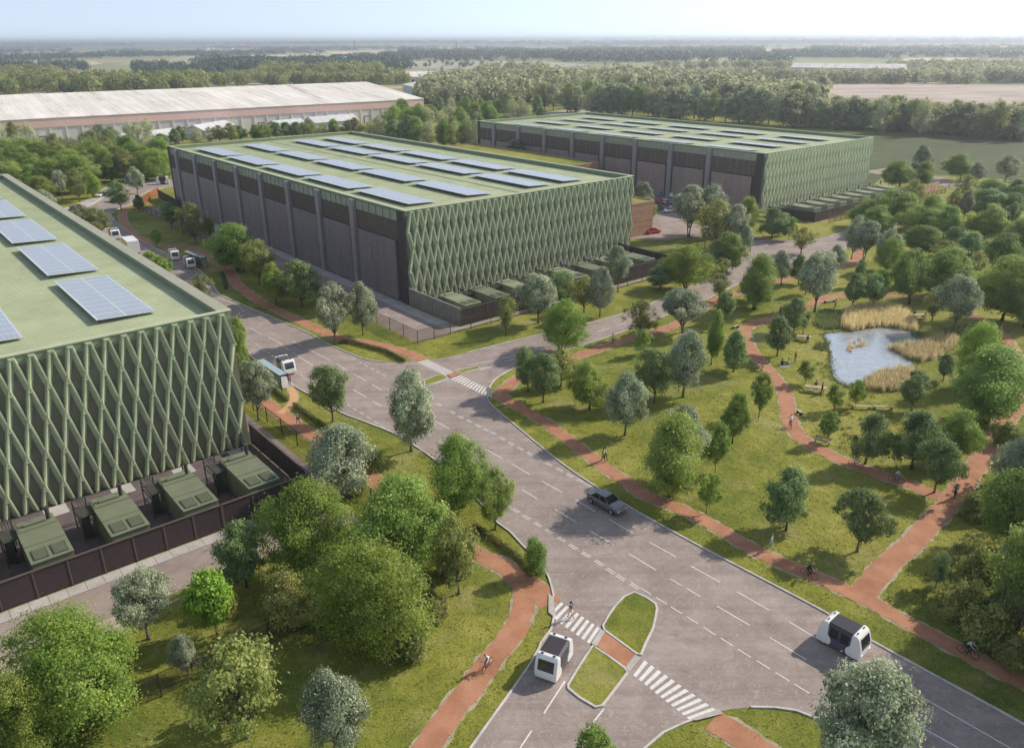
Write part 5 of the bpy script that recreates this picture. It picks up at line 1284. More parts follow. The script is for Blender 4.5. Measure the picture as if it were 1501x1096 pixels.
hedge([(500, 503), (516, 503), (533, 508), (560, 515), (577, 523), (592, 531)], .5, .6, 'low brown green hedge between the upper orange path and the avenue kerb')
hedge([(696, 775), (716, 789), (740, 806), (760, 822), (776, 841)], .5, .6, 'low clipped hedge beside the avenue above the lower crossing')
hedge([(402, 574), (420, 588)], .5, .6, 'short low hedge behind the lower bus shelter')
hedge([(432, 596), (450, 609), (480, 630), (500, 642), (530, 662)], .5, .6, 'low hedge between orange path and verge below the lower bus shelter')
hedge([(326, 403), (332, 424)], .4, .5, 'tiny dark hedge in the shade near the upper bus shelter')
# ================================================================ VEHICLES
def heading(p, q):
    a, b_ = G(*p), G(*q); return math.atan2(b_[1]-a[1], b_[0]-a[0])
def wheel(t, x, y, r, w, nm='wheel'):
    M = Matrix.Translation((x, y, r)) @ Matrix.Rotation(math.pi/2, 4, 'X')
    mb = MB().lathe([(r*.7, -w/2), (r*.95, -w/2), (r, -w/2+.03), (r, w/2-.03), (r*.95, w/2), (r*.7, w/2)], 18, 0, M)
    o = part(nm, mb, ['rubber'], t)
    mb = MB(); s = 1 if y > 0 else -1
    M2 = M @ Matrix.Translation((0, 0, -s*(w/2-.015)))
    mb.lathe([(r*.68, -.02), (r*.68, .02)], 16, 0, M2)
    part('rim', mb, ['wheel_rim'], o)
def make_pod():
    t = thing('shuttle_pod', '', 'shuttle')
    for s in (1, -1):
        prof = [(1.12, 2.47), (1.02, 2.30), (1.0, 1.7), (.98, 1.25), (.74, 1.0), (.62, .7), (.66, .42), (.82, .22), (1.90, .22), (1.99, .42), (2.0, .8), (1.93, 1.35), (1.76, 1.95), (1.62, 2.28), (1.42, 2.44)]
        mb = MB(); ny = 6
        ys = [-1.04, -.97, -.82, .82, .97, 1.04]; sc_ = [.94, .985, 1, 1, .985, .94]; cx, cz = 1.35, 1.15
        rows = []
        for y, k in zip(ys, sc_):
            st = len(mb.v); mb.v += [(s*(cx+(x-cx)*k), y, cz+(z-cz)*k) for x, z in prof]; rows.append(st)
        n = len(prof)
        for a, b_ in zip(rows, rows[1:]):
            for i in range(n): j = (i+1) % n; mb.f.append((a+i, a+j, b_+j, b_+i)); mb.mi.append(0)
        mb.f.append(tuple(rows[0]+i for i in range(n))); mb.f.append(tuple(rows[-1]+i for i in range(n))[::-1]); mb.mi += [0, 0]
        sh = part('end_shell', mb, ['white_paint'], t, bevel=.04)
        mb = MB(); w = .74
        P = [(1.955, 1.15), (1.90, 1.5), (1.80, 1.85), (1.70, 2.12)]
        for (x0, z0), (x1, z1) in zip(P, P[1:]):
            mb.hexa([(s*(x0-.05), -w, z0), (s*(x0-.05), w, z0), (s*(x0+.025), w, z0), (s*(x0+.025), -w, z0), (s*(x1-.05), -w, z1), (s*(x1-.05), w, z1), (s*(x1+.025), w, z1), (s*(x1+.025), -w, z1)])
        part('windscreen', mb, ['dark_glass'], sh)
        mb = MB()
        for y in (-.55, .55): mb.box(min(s*1.35, s*1.25), max(s*1.35, s*1.25), y-.12, y+.12, 2.46, 2.53)
        part('roof_lamp', mb, ['steel_dark'], sh)
        mb = MB()
        for y in (-.7, .7): mb.box(min(s*1.97, s*2.02), max(s*1.97, s*2.02), y-.16, y+.16, .62, .72)
        part('headlight', mb, ['headlamp' if s > 0 else 'tail_lamp'], sh)
        for y in (-.88, .88): wheel(t, s*1.32, y, .33, .22)
    mb = MB(); mb.box(-1.05, 1.05, -.96, .96, .24, 2.3); part('cabin', mb, ['pod_door'], t)
    mb = MB(); mb.hexa([(-1.08, -.97, 2.28), (1.08, -.97, 2.28), (1.08, .97, 2.28), (-1.08, .97, 2.28), (-1.08, -.8, 2.43), (1.08, -.8, 2.43), (1.08, .8, 2.43), (-1.08, .8, 2.43)]); part('roof_glass', mb, ['pod_roof'], t)
    for s in (-1, 1):
        for a in (-1, 1):
            mb = MB(); x0, x1 = sorted((a*.02, a*.92)); mb.box(x0, x1, min(s*.955, s*.985), max(s*.955, s*.985), .34, 2.2); dr_ = part('door', mb, ['pod_door'], t)
            mb = MB(); mb.box(x0+.08, x1-.08, min(s*.985, s*.995), max(s*.985, s*.995), 1.1, 2.1); part('door_glass', mb, ['dark_glass'], dr_)
    return t
POD = make_pod(); pods = [
 ((812, 978), (797, 1003), 'white and black shuttle pod leaving the lower zebra crossing', .88),
 ((1234, 947), (1262, 962), 'white and black shuttle pod beside the promenade kerb on the avenue', .92),
 ((419, 545), (434, 556), 'white shuttle pod waiting at the lower bus shelter', .9),
 ((279, 391), (289, 401), 'white shuttle pod at the upper bus shelter, closer of two', .88),
 ((256, 380), (263, 388), 'white shuttle pod behind another before the upper bus shelter', .88),
 ((169, 350), (175, 356), 'cream white shuttle pod just above the near hall parapet', 1.0),
 ((239, 270), (256, 269), 'white shuttle pod seen sideways at the far lane by the wood', 1.05)]
for i, (c_, d, lb, s) in enumerate(pods):
    o = POD if i == 0 else dup(POD, (0, 0, 0)); x, y = G(*c_); h_ = heading(c_, d)
    o.location = (x, y, .035); o.rotation_euler = (0, 0, h_); o['label'] = lb; o['group'] = 'white autonomous shuttle pods'; o.scale = (s*1.0, s, s)
def make_car(hatch=False):
    t = thing('parked_car' if hatch else 'saloon_car', '', 'car')
    L = 2.3 if not hatch else 2.0
    secs = [(-L, .60, .45, .80), (-L+.08, .78, .30, .92), (-L+.5, .88, .24, 1.0), (-L+1.1, .90, .22, .98), (-.2, .91, .22, .96), (.7, .90, .22, .95), (L-1.0, .88, .22, .90), (L-.4, .82, .24, .78), (L-.08, .72, .30, .66), (L, .55, .40, .56)]
    if hatch: secs[0] = (-L, .7, .4, .95); secs[1] = (-L+.06, .82, .28, 1.02)
    mb = MB(); rows = []
    for x, w, z0, z1 in secs:
        zm = z0+(z1-z0)*.62; st = len(mb.v)
        mb.v += [(x, -w*.9, z0), (x, -w, zm), (x, -w*.93, z1-.05), (x, -w*.78, z1), (x, w*.78, z1), (x, w*.93, z1-.05), (x, w, zm), (x, w*.9, z0)]; rows.append(st)
    for a, b_ in zip(rows, rows[1:]):
        for i in range(8): j = (i+1) % 8; mb.f.append((a+i, a+j, b_+j, b_+i)); mb.mi.append(0)
    mb.f.append(tuple(rows[0]+i for i in range(8))); mb.f.append(tuple(rows[-1]+i for i in range(8))[::-1]); mb.mi += [0, 0]
    part('body', mb, ['PAINT'], t, smooth=False, bevel=.03)
    xb0, xb1, xt0, xt1 = (-1.55, 1.05, -.95, .25) if not hatch else (-1.85, .95, -1.55, .2)
    mb = MB(); mb.hexa([(xb0, -.80, .93), (xb1, -.80, .88), (xb1, .80, .88), (xb0, .80, .93), (xt0, -.62, 1.40), (xt1, -.62, 1.42), (xt1, .62, 1.42), (xt0, .62, 1.40)])
    gl = part('window', mb, ['dark_glass'], t)
    mb = MB(); mb.hexa([(xt0-.1, -.63, 1.40), (xt1+.1, -.63, 1.41), (xt1+.1, .63, 1.41), (xt0-.1, .63, 1.40), (xt0, -.56, 1.46), (xt1, -.56, 1.475), (xt1, .56, 1.475), (xt0, .56, 1.46)])
    for s in (-1, 1):
        for (a, za), (b_, zb) in (((xb0, .93), (xt0, 1.41)), ((xb1, .88), (xt1, 1.42)), ((-.35, .93), (-.35, 1.42))):
            mb.tube([(a, s*.805, za), (b_, s*.63, zb)], .035, 4)
    part('roof', mb, ['PAINT'], t)
    for s in (-1, 1):
        for x in (-L+.85, L-.85): wheel(t, x, s*.80, .32, .22)
        mb = MB(); mb.box(L-.17, L-.03, s*.52-.16, s*.52+.16, .52, .64); part('headlight', mb, ['headlamp'], t)
        mb = MB(); mb.box(-L-.015, -L+.1, s*.55-.14, s*.55+.14, .68, .80); part('tail_light', mb, ['tail_lamp'], t)
        mb = MB(); mb.box(.75, .9, s*.86-.08+s*.06, s*.86+.08+s*.06, .93, 1.05); part('mirror', mb, ['PAINT'], t)
    return t
pm('PAINT', (.3, .3, .3))
def put_car(src, c_, d, paint_, label, group=None, first_=False, z=.035):
    o = src if first_ else dup(src, (0, 0, 0)); x, y = G(*c_); o.location = (x, y, z); o.rotation_euler = (0, 0, heading(c_, d)); o['label'] = label
    if group: o['group'] = group
    for ch in o.children:
        if ch.name.split('.')[0] in ('body', 'roof', 'mirror'):
            ch.data = ch.data.copy() if not first_ else ch.data; ch.data.materials[0] = MATS[paint_]
    return o
SAL = make_car(); HAT = make_car(True)
put_car(SAL, (889, 742), (903, 750), 'car_silver', 'silver grey saloon car driving beside the promenade kerb in tree shade', first_=True)
grp = 'cars around the car park'
put_car(HAT, (968, 299), (978, 301), 'car_red', 'red hatchback parked at the foot of the farthest hall', grp, True, .02)
for c_, d, p_, lb, s_ in [((977, 300), (987, 302), 'car_white', 'white car parked right beside the red hatchback', HAT), ((988, 302), (998, 301), 'car_blue', 'dark blue car at the right end of the car park row', SAL), ((983, 304), (990, 307), 'car_grey', 'dark grey car in front of the white and blue pair', HAT),
        ((964, 308), (974, 306), 'car_grey', 'grey car in the nearer car park row', SAL), ((981, 311), (971, 313), 'car_white', 'white car alone nearest in the car park', HAT), ((957, 342), (970, 340), 'car_red', 'red saloon leaving beside the timber annex corner', SAL)]:
    put_car(s_, c_, d, p_, lb, grp, z=.03)
put_car(HAT, (167, 296), (172, 300), 'car_white', 'white car at the roundabout behind a small tree')
put_car(SAL, (148, 288), (140, 292), 'car_white', 'white car turning at the pale curved pavement')
# lorry
def lorry():
    x, y = G(193, 372); t = thing('box_lorry', 'long white box lorry half hidden by the near hall parapet', 'lorry', (x, y, .03), heading((193, 372), (183, 363)))
    part('cargo_box', MB().box(-4.2, 2.0, -1.25, 1.25, 1.0, 3.7), ['white_paint'], t, bevel=.04)
    part('chassis', MB().box(-4.1, 3.8, -.9, .9, .6, 1.0), ['steel_dark'], t)
    mb = MB(); mb.hexa([(2.2, -1.15, .6), (3.9, -1.15, .6), (3.9, 1.15, .6), (2.2, 1.15, .6), (2.2, -1.1, 2.8), (3.5, -1.1, 2.8), (3.5, 1.1, 2.8), (2.2, 1.1, 2.8)]); cb = part('cab', mb, ['white_paint'], t)
    mb = MB(); mb.hexa([(3.72, -1.0, 1.7), (3.80, -1.0, 1.7), (3.80, 1.0, 1.7), (3.72, 1.0, 1.7), (3.55, -1.0, 2.6), (3.63, -1.0, 2.6), (3.63, 1.0, 2.6), (3.55, 1.0, 2.6)]); part('windscreen', mb, ['dark_glass'], cb)
    for xx in (-3.2, -2.1, 2.9):
        for yy in (-1.0, 1.0): wheel(t, xx, yy, .5, .3)
lorry()
# ================================================================ PEOPLE
def person_mesh(key, J, cols):
    """J: joint dict; one skinned body"""
    E = [('pel', 'sp'), ('sp', 'ch'), ('ch', 'nk'), ('nk', 'h0'), ('h0', 'h1'), ('h1', 'h2'), ('h1', 'nose')]
    for s in 'LR': E += [('ch', 'sh'+s), ('sh'+s, 'el'+s), ('el'+s, 'wr'+s), ('wr'+s, 'pa'+s), ('pel', 'hp'+s), ('hp'+s, 'kn'+s), ('kn'+s, 'an'+s), ('an'+s, 'to'+s)]
    for s in 'LR':
        w, p = Vector(J['wr'+s]), Vector(J['pa'+s]); d = (p-w).normalized(); sd = d.cross(Vector((0, 0, 1))); sd = sd.normalized() if sd.length > .2 else Vector((1, 0, 0))
        for k in range(4):
            a = p+sd*(k-1.5)*.019+d*.02; b_ = a+d*(.045+.008*(k in (1, 2)))+Vector((0, 0, -.006))
            J['f%d%s' % (k, s)] = a; J['g%d%s' % (k, s)] = b_; E += [('pa'+s, 'f%d%s' % (k, s)), ('f%d%s' % (k, s), 'g%d%s' % (k, s))]
        J['th'+s] = w.lerp(p, .5)+sd*.045+d*.03; E += [('wr'+s, 'th'+s)]
    RD = dict(pel=(.145, .115), sp=(.125, .10), ch=(.15, .11), nk=(.055, .055), h0=(.075, .08), h1=(.085, .1), h2=(.06, .065), nose=(.018, .02))
    for s in 'LR': RD.update({'sh'+s: (.065, .065), 'el'+s: (.045, .045), 'wr'+s: (.032, .03), 'pa'+s: (.036, .022), 'hp'+s: (.09, .09), 'kn'+s: (.062, .062), 'an'+s: (.042, .042), 'to'+s: (.045, .03), 'th'+s: (.01, .01)})
    names = list(J); idx = {n_: i for i, n_ in enumerate(names)}
    me = bpy.data.meshes.new('sk'); me.from_pydata([tuple(J[n_]) for n_ in names], [(idx[a], idx[b_]) for a, b_ in E], [])
    ob = bpy.data.objects.new('sk', me); C.objects.link(ob)
    ob.modifiers.new('s', 'SKIN'); ob.modifiers.new('ss', 'SUBSURF').levels = 1
    sv = me.skin_vertices[0].data
    for n_ in names: sv[idx[n_]].radius = RD.get(n_, (.0095, .0095)); sv[idx[n_]].use_root = (n_ == 'pel')
    dg = bpy.context.evaluated_depsgraph_get(); dg.update(); out = bpy.data.meshes.new_from_object(ob.evaluated_get(dg)); bpy.data.objects.remove(ob)
    out.materials.clear(); ml = list(dict.fromkeys(cols.values()))
    for q in ml: out.materials.append(MATS[q])
    region = {'pel': 'bot', 'sp': 'top', 'ch': 'top', 'nk': 'skin', 'h0': 'skin', 'h1': 'skin', 'h2': 'skin', 'nose': 'skin'}
    for s in 'LR': region.update({'sh'+s: 'top', 'el'+s: 'arm', 'wr'+s: 'skin', 'pa'+s: 'skin', 'hp'+s: 'bot', 'kn'+s: 'leg', 'an'+s: 'shoe', 'to'+s: 'shoe'})
    seg_ = [(Vector(J[a]), Vector(J[b_]), region.get(a, 'skin'), region.get(b_, 'skin')) for a, b_ in E]
    for f in out.polygons:
        c_ = f.center; best = None
        for a, b_, ra, rb in seg_:
            d = b_-a; t = max(0, min(1, (c_-a).dot(d)/max(1e-9, d.length_squared))); q = (c_-(a+d*t)).length
            if best is None or q < best[0]:
                if (ra, rb) in (('bot', 'leg'),): rg = 'bot' if t < .85 else 'leg'
                elif (ra, rb) == ('leg', 'shoe'): rg = 'leg' if t < .85 else 'shoe'
                elif (ra, rb) == ('top', 'arm'): rg = 'top' if t < .6 else 'arm'
                elif (ra, rb) == ('arm', 'skin'): rg = 'arm' if t < .85 else 'skin'
                elif (ra, rb) == ('top', 'skin'): rg = 'top' if t < .6 else 'skin'
                elif (ra, rb) == ('bot', 'top'): rg = 'bot' if t < .35 else 'top'
                else: rg = ra
                best = (q, rg)
        f.material_index = ml.index(cols[best[1]]); f.use_smooth = True
    out.name = 'body'; return out
def pose(kind):
    J = dict(pel=(0, 0, .95), sp=(0, 0, 1.14), ch=(.01, 0, 1.34), nk=(.01, 0, 1.50), h0=(.03, 0, 1.56), h1=(.03, 0, 1.66), h2=(.01, 0, 1.73), nose=(.125, 0, 1.63))
    J.update(shL=(0, .17, 1.42), shR=(0, -.17, 1.42), elL=(-.03, .24, 1.15), elR=(-.03, -.24, 1.15), wrL=(.06, .25, .91), wrR=(.06, -.25, .91), paL=(.09, .25, .83), paR=(.09, -.25, .83))
    J.update(hpL=(0, .1, .90), hpR=(0, -.1, .90), knL=(.02, .1, .50), knR=(.02, -.1, .50), anL=(0, .1, .09), anR=(0, -.1, .09), toL=(.15, .11, .035), toR=(.15, -.11, .035))
    if kind in ('walk', 'run'):
        k = 1 if kind == 'walk' else 1.5
        J.update(knL=(.17*k, .09, .52), anL=(.24*k, .09, .12), toL=(.39*k, .09, .09), knR=(-.06*k, -.09, .50), anR=(-.32*k, -.09, .16 if kind == 'walk' else .34), toR=(-.20*k, -.09, .04 if kind == 'walk' else .22))
        J.update(elL=(-.16*k, .23, 1.18), wrL=(-.14*k if kind == 'walk' else .04, .24, .95 if kind == 'walk' else 1.08), paL=(-.10*k if kind == 'walk' else .1, .24, .87 if kind == 'walk' else 1.12), elR=(.06*k, -.23, 1.16), wrR=(.22*k, -.22, .98+.1*(kind == 'run')), paR=(.28*k, -.21, .93+.14*(kind == 'run')))
    if kind in ('sit', 'ground'):
        d = .45 if kind == 'sit' else .10; z = d+.08
        J = {a: (x-.0, y, zz-.95+z if a not in ('knL', 'knR', 'anL', 'anR', 'toL', 'toR') else zz) for a, (x, y, zz) in J.items()}
        if kind == 'sit': J.update(knL=(.42, .13, z+.02), knR=(.42, -.13, z+.02), anL=(.44, .13, .09), anR=(.44, -.13, .09), toL=(.60, .13, .04), toR=(.60, -.13, .04))
        else: J.update(knL=(.42, .16, .38), knR=(.5, -.12, .16), anL=(.62, .14, .08), anR=(.88, -.1, .08), toL=(.74, .14, .06), toR=(.92, -.1, .2))
        J.update(elL=(.1, .24, z+.22), elR=(.1, -.24, z+.22), wrL=(.33, .17, z+.2), wrR=(.33, -.17, z+.2), paL=(.41, .14, z+.18), paR=(.41, -.14, z+.18))
    if kind == 'cycle':
        J = dict(pel=(-.22, 0, .98), sp=(-.12, 0, 1.13), ch=(.05, 0, 1.28), nk=(.17, 0, 1.40), h0=(.22, 0, 1.46), h1=(.24, 0, 1.55), h2=(.23, 0, 1.63), nose=(.335, 0, 1.53), shL=(.09, .17, 1.34), shR=(.09, -.17, 1.34), elL=(.22, .22, 1.13), elR=(.22, -.22, 1.13),
                 wrL=(.42, .22, 1.04), wrR=(.42, -.22, 1.04), paL=(.49, .22, 1.02), paR=(.49, -.22, 1.02), hpL=(-.18, .1, .93), hpR=(-.18, -.1, .93), knL=(.22, .1, .78), knR=(.12, -.1, .58), anL=(.10, .11, .40), anR=(-.05, -.11, .20), toL=(.23, .11, .37), toR=(.1, -.11, .17))
    return {k_: Vector(v_) for k_, v_ in J.items()}
def cols(top, bot, skin='skin', leg=None, arm=None, shoe='cloth_black'): return dict(top=top, bot=bot, skin=skin, leg=leg or bot, arm=arm or skin, shoe=shoe)
def hair_mesh(J, mat, long_=False):
    h = Vector(J['h1']); mb = MB()
    M = Matrix.Translation(h+Vector((-.018, 0, .03)))
    mb.lathe([(.02, .115), (.06, .10), (.09, .06), (.105, .01), (.10, -.03), (.085, -.05)], 12, 0, M)
    if long_: mb.tube([h+Vector((-.09, 0, .02)), h+Vector((-.11, 0, -.08)), h+Vector((-.09, 0, -.2))], [.05, .06, .03], 8)
    return mb
def person(px, kind, hd, c_, hair, label, z=0.04, sc_=1.0, loc=None, group=None, long_=False):
    J = pose(kind); x, y = loc if loc else G(*px)
    me = person_mesh(kind, dict(J), c_); o = link('person', me); tag(o, label, 'person', group)
    o.location = (x, y, z); o.rotation_euler = (0, 0, hd); o.scale = (sc_,)*3
    part('hair', hair_mesh(J, hair, long_), [hair], o, smooth=True); return o
def make_bike():
    t = thing('bicycle', '', 'bicycle')
    for x in (-.52, .52):
        mb = MB(); mb.tube([(x+.33*math.cos(a*.2618), 0, .34+.33*math.sin(a*.2618)) for a in range(25)], .018, 5, cap=False); w = part('wheel', mb, ['rubber'], t)
        mb = MB()
        for a in range(10): mb.tube([(x, 0, .34), (x+.32*math.cos(a*.628), 0, .34+.32*math.sin(a*.628))], .003, 3)
        part('spokes', mb, ['wheel_rim'], w)
    mb = MB(); A = dict(r=(-.52, 0, .34), bb=(-.08, 0, .30), st=(-.24, 0, .84), hd=(.36, 0, .80), f=(.52, 0, .34), ht=(.33, 0, .95))
    for a, b_ in (('r', 'bb'), ('bb', 'st'), ('st', 'r'), ('st', 'hd'), ('bb', 'hd'), ('hd', 'f'), ('hd', 'ht')): mb.tube([A[a], A[b_]], .018, 6)
    part('frame', mb, ['cloth_black'], t)
    mb = MB(); mb.tube([(.42, -.26, .99), (.34, -.1, .97), (.34, .1, .97), (.42, .26, .99)], .014, 5); part('handlebar', mb, ['steel_dark'], t)
    mb = MB(); mb.hexa([(-.38, -.07, .86), (-.12, -.02, .86), (-.12, .02, .86), (-.38, .07, .86), (-.38, -.08, .91), (-.1, -.025, .90), (-.1, .025, .90), (-.38, .08, .91)]); part('saddle', mb, ['cloth_black'], t)
    mb = MB(); mb.tube([(.1, .12, .36), (.0, .12, .30), (-.08, .05, .30), (-.08, -.05, .30), (-.16, -.12, .2), (-.02, -.12, .17)], .012, 5); part('pedals', mb, ['steel_dark'], t)
    return t
BK = make_bike(); bk_used = []
def cyclist(px, to, c_, hair, lb, bl, long_=False):
    o = BK if not bk_used else dup(BK, (0, 0, 0)); bk_used.append(1); x, y = G(*px); h = heading(px, to)
    o.location = (x, y, .05); o.rotation_euler = (0, 0, h); tag(o, bl, 'bicycle'); o['category'] = 'bicycle'
    person(px, 'cycle', h, c_, hair, lb, .05, long_=long_)
W_, N_, B_ = 'cloth_white', 'cloth_navy', 'cloth_black'
person((836.5, 907), 'walk', heading((836, 907), (812, 893)), cols(N_, W_, leg='skin'), 'hair_dark', 'person in navy top and white shorts walking on the lower zebra crossing')
cyclist((714, 981), (703, 995), cols(W_, 'cloth_grey', arm=W_), 'hair_fair', 'person in pale clothes cycling on the lower orange path', 'bicycle under the pale clothed rider on the lower orange path')
person((884, 677), 'walk', heading((884, 677), (908, 698)), cols('cloth_yellow', B_), 'hair_dark', 'person in yellow top and black trousers striding on the promenade by the huge round tree')
person((887, 675), 'walk', heading((887, 675), (865, 660)), cols('cloth_sage', B_), 'hair_brown', 'person in green top beside the yellow topped walker')
person((1129, 806), 'walk', heading((1129, 806), (1105, 794)), cols('cloth_sage', 'cloth_sage', arm='cloth_sage', leg='cloth_sage'), 'hair_fair', 'person all in pale sage green walking on the promenade edge')
cyclist((1185, 846), (1210, 858), cols(B_, B_, arm=B_), 'hair_fair', 'person in black cycling on the promenade near the path junction', 'bicycle of the black clad rider near the path junction', True)
cyclist((1417, 961), (1440, 973), cols('cloth_sage', B_, arm='cloth_sage'), 'hair_brown', 'person in pale green cycling at the lower right promenade', 'bicycle of the pale green rider at the lower right promenade')
person((1398, 731), 'run', heading((1398, 731), (1410, 716)), cols('cloth_teal', B_), 'hair_dark', 'person in teal top running where the two park paths meet')
cyclist((1158, 626), (1150, 606), cols(W_, 'cloth_grey', arm=W_), 'hair_fair', 'person in white cycling up the park path past the bench', 'bicycle of the white clad rider on the park path')
cyclist((1254, 684), (1266, 688), cols(W_, W_, arm=W_), 'hair_brown', 'person in white cycling under the dark trees on the park path, left one', 'bicycle of the left white rider under the dark trees')
cyclist((1313, 707), (1325, 711), cols(W_, 'cloth_grey', arm=W_), 'hair_brown', 'person in white and grey cycling under the dark trees, right one', 'bicycle of the right rider under the dark trees')
person((425, 565), 'stand', R(-60), cols('cloth_red', B_, arm=B_), 'hair_dark', 'person in dark red and black waiting at the lower bus shelter')
person((437.5, 622), 'walk', heading((437, 622), (420, 610)), cols(W_, N_, leg='skin'), 'hair_fair', 'person in white top walking the orange path below the bus shelter')
person((898, 504), 'walk', heading((898, 504), (880, 510)), cols(W_, 'cloth_denim'), 'hair_brown', 'person in white on the orange path next to the north side road')
person((1143, 463), 'walk', heading((1143, 463), (1120, 470)), cols(B_, B_, arm=W_), 'hair_fair', 'person in black at the top bend of the park path')
person((1184, 474), 'stand', R(200), cols(B_, B_, arm=B_), 'hair_dark', 'person in black standing on the lawn left of the sedge')
person((1181, 481), 'stand', R(20), cols('cloth_pink', B_), 'hair_dark', 'person in pink and black standing left of the sedge')
person((1165, 532), 'stand', R(190), cols('cloth_red', 'cloth_grey'), 'hair_dark', 'person in dark red standing beside the picnic people')
person((1146, 535), 'ground', R(60), cols(B_, B_, arm=B_), 'hair_dark', 'person in black sitting on the picnic blanket', .02)
person((1155, 534), 'ground', R(120), cols(W_, B_), 'hair_dark', 'person in white sitting on the picnic blanket', .02)
person((1223.5, 452), 'walk', R(10), cols(W_, B_), 'hair_dark', 'person in white top and black trousers above the reeds')
person((1204, 578), 'stand', R(170), cols(B_, B_, arm=B_), 'hair_dark', 'person in black standing at the end of the picnic table by the pond')
# ---- furniture
def picnic_table(px, hd, label, s=1):
    x, y = G(*px); t = thing('picnic_table', label, 'table', (x, y, 0), hd)
    mb = MB()
    for k in range(5): mb.box(-1.1*s, 1.1*s, -.4+k*.16, -.26+k*.16, .72, .77)
    part('table_top', mb, ['wood_bench'], t)
    for q in (-1, 1):
        part('seat', MB().box(-1.1*s, 1.1*s, min(q*.62, q*.9), max(q*.62, q*.9), .43, .47), ['wood_bench'], t)
        part('leg', MB().box(q*.8*s-.05, q*.8*s+.05, -.85, .85, .36, .43).box(q*.8*s-.05, q*.8*s+.05, -.6, -.5, 0, .72).box(q*.8*s-.05, q*.8*s+.05, .5, .6, 0, .72), ['wood_bench'], t)
    return (x, y)
def bench(px, hd, label, back=True, L=.95):
    x, y = G(*px); t = thing('park_bench', label, 'bench', (x, y, 0), hd)
    mb = MB()
    for k in range(3): mb.box(-L, L, -.24+k*.16, -.11+k*.16, .42, .46)
    part('seat', mb, ['wood_bench'], t)
    if back:
        mb = MB()
        for k in range(2): mb.box(-L, L, .27, .31, .56+k*.16, .68+k*.16)
        part('backrest', mb, ['wood_bench'], t)
    for q in (-1, 1): part('leg', MB().box(q*(L-.15)-.03, q*(L-.15)+.03, -.22, .26, 0, .42).box(q*(L-.15)-.03, q*(L-.15)+.03, .24, .28, .4, .86 if back else .42), ['steel_dark'], t)
    return x, y
tx = picnic_table((1178, 499), R(-25), 'pale picnic table with people on the lawn left of the pond')
for (dx, dy, h, lb, cc) in ((-.3, .76, -90, 'pink topped person seated at the picnic table left of the pond', cols('cloth_pink', 'cloth_denim')), (.6, -.76, 90, 'dark topped person seated at the picnic table left of the pond', cols(B_, 'cloth_grey'))):
    a = R(-25); lx, ly = tx[0]+dx*math.cos(a)-dy*math.sin(a), tx[1]+dx*math.sin(a)+dy*math.cos(a)
    person(None, 'sit', a+R(h), cc, 'hair_dark', lb, 0, loc=(lx, ly))
tx = picnic_table((1195, 574), R(-20), 'long pale picnic table at the lower left of the pond', 1.3)
a = R(-20); person(None, 'sit', a-R(90), cols(B_, 'cloth_grey'), 'hair_dark', 'person seated at the long picnic table below the pond', 0, loc=(tx[0]-.0*math.cos(a)-.76*math.sin(a), tx[1]+.76*math.cos(a)))
tx = picnic_table((1347, 467), R(10), 'dark looking picnic table on the lawn right of the far reeds')
person(None, 'sit', R(-80), cols(B_, B_, arm=B_), 'hair_dark', 'person in black at the table right of the far reeds', 0, loc=(tx[0]-.6, tx[1]+.72))
person(None, 'sit', R(100), cols(W_, B_), 'hair_dark', 'person in white at the table right of the far reeds', 0, loc=(tx[0]+.5, tx[1]-.78))
b1 = bench((1385, 493), R(20), 'bench on the lawn at the right end of the pond'); person(None, 'sit', R(-70), cols(B_, B_, arm=B_), 'hair_dark', 'person in black on the bench at the right end of the pond', 0, loc=(b1[0], b1[1]-.05))
bench((1262, 599), R(-8), 'backless pale bench, left of two on the lawn below the pond', False, 1.2)
bench((1294, 600), R(-8), 'backless pale bench, right of two on the lawn below the pond', False, 1.2)
bench((1205, 650), R(-35), 'bench under the young tree at the park path edge')
bench((1172, 607), R(100), 'short pale seat turned sideways at the park path', False, .5)
bench((1216, 443), R(20), 'pale bench beside the path above the reeds', False, 1.2)
bench((1078, 481), R(30), 'two slat pale bench left of the park path loop', False, .7)
b1 = bench((1111, 543), R(-50), 'white bench at the dark bend of the park path', True, .7); person(None, 'sit', R(-140), cols(W_, B_), 'hair_dark', 'person in white sitting on the bench at the dark path bend', 0, loc=b1)
mb = MB(); x, y = G(1150, 537); mb.box(-.75, .75, -.5, .5, 0, .02); o = tag(part('picnic_blanket', mb, ['cloth_grey']), 'pale grey blanket spread on the lawn under the picnic people', 'blanket'); o.location = (x, y, .012)
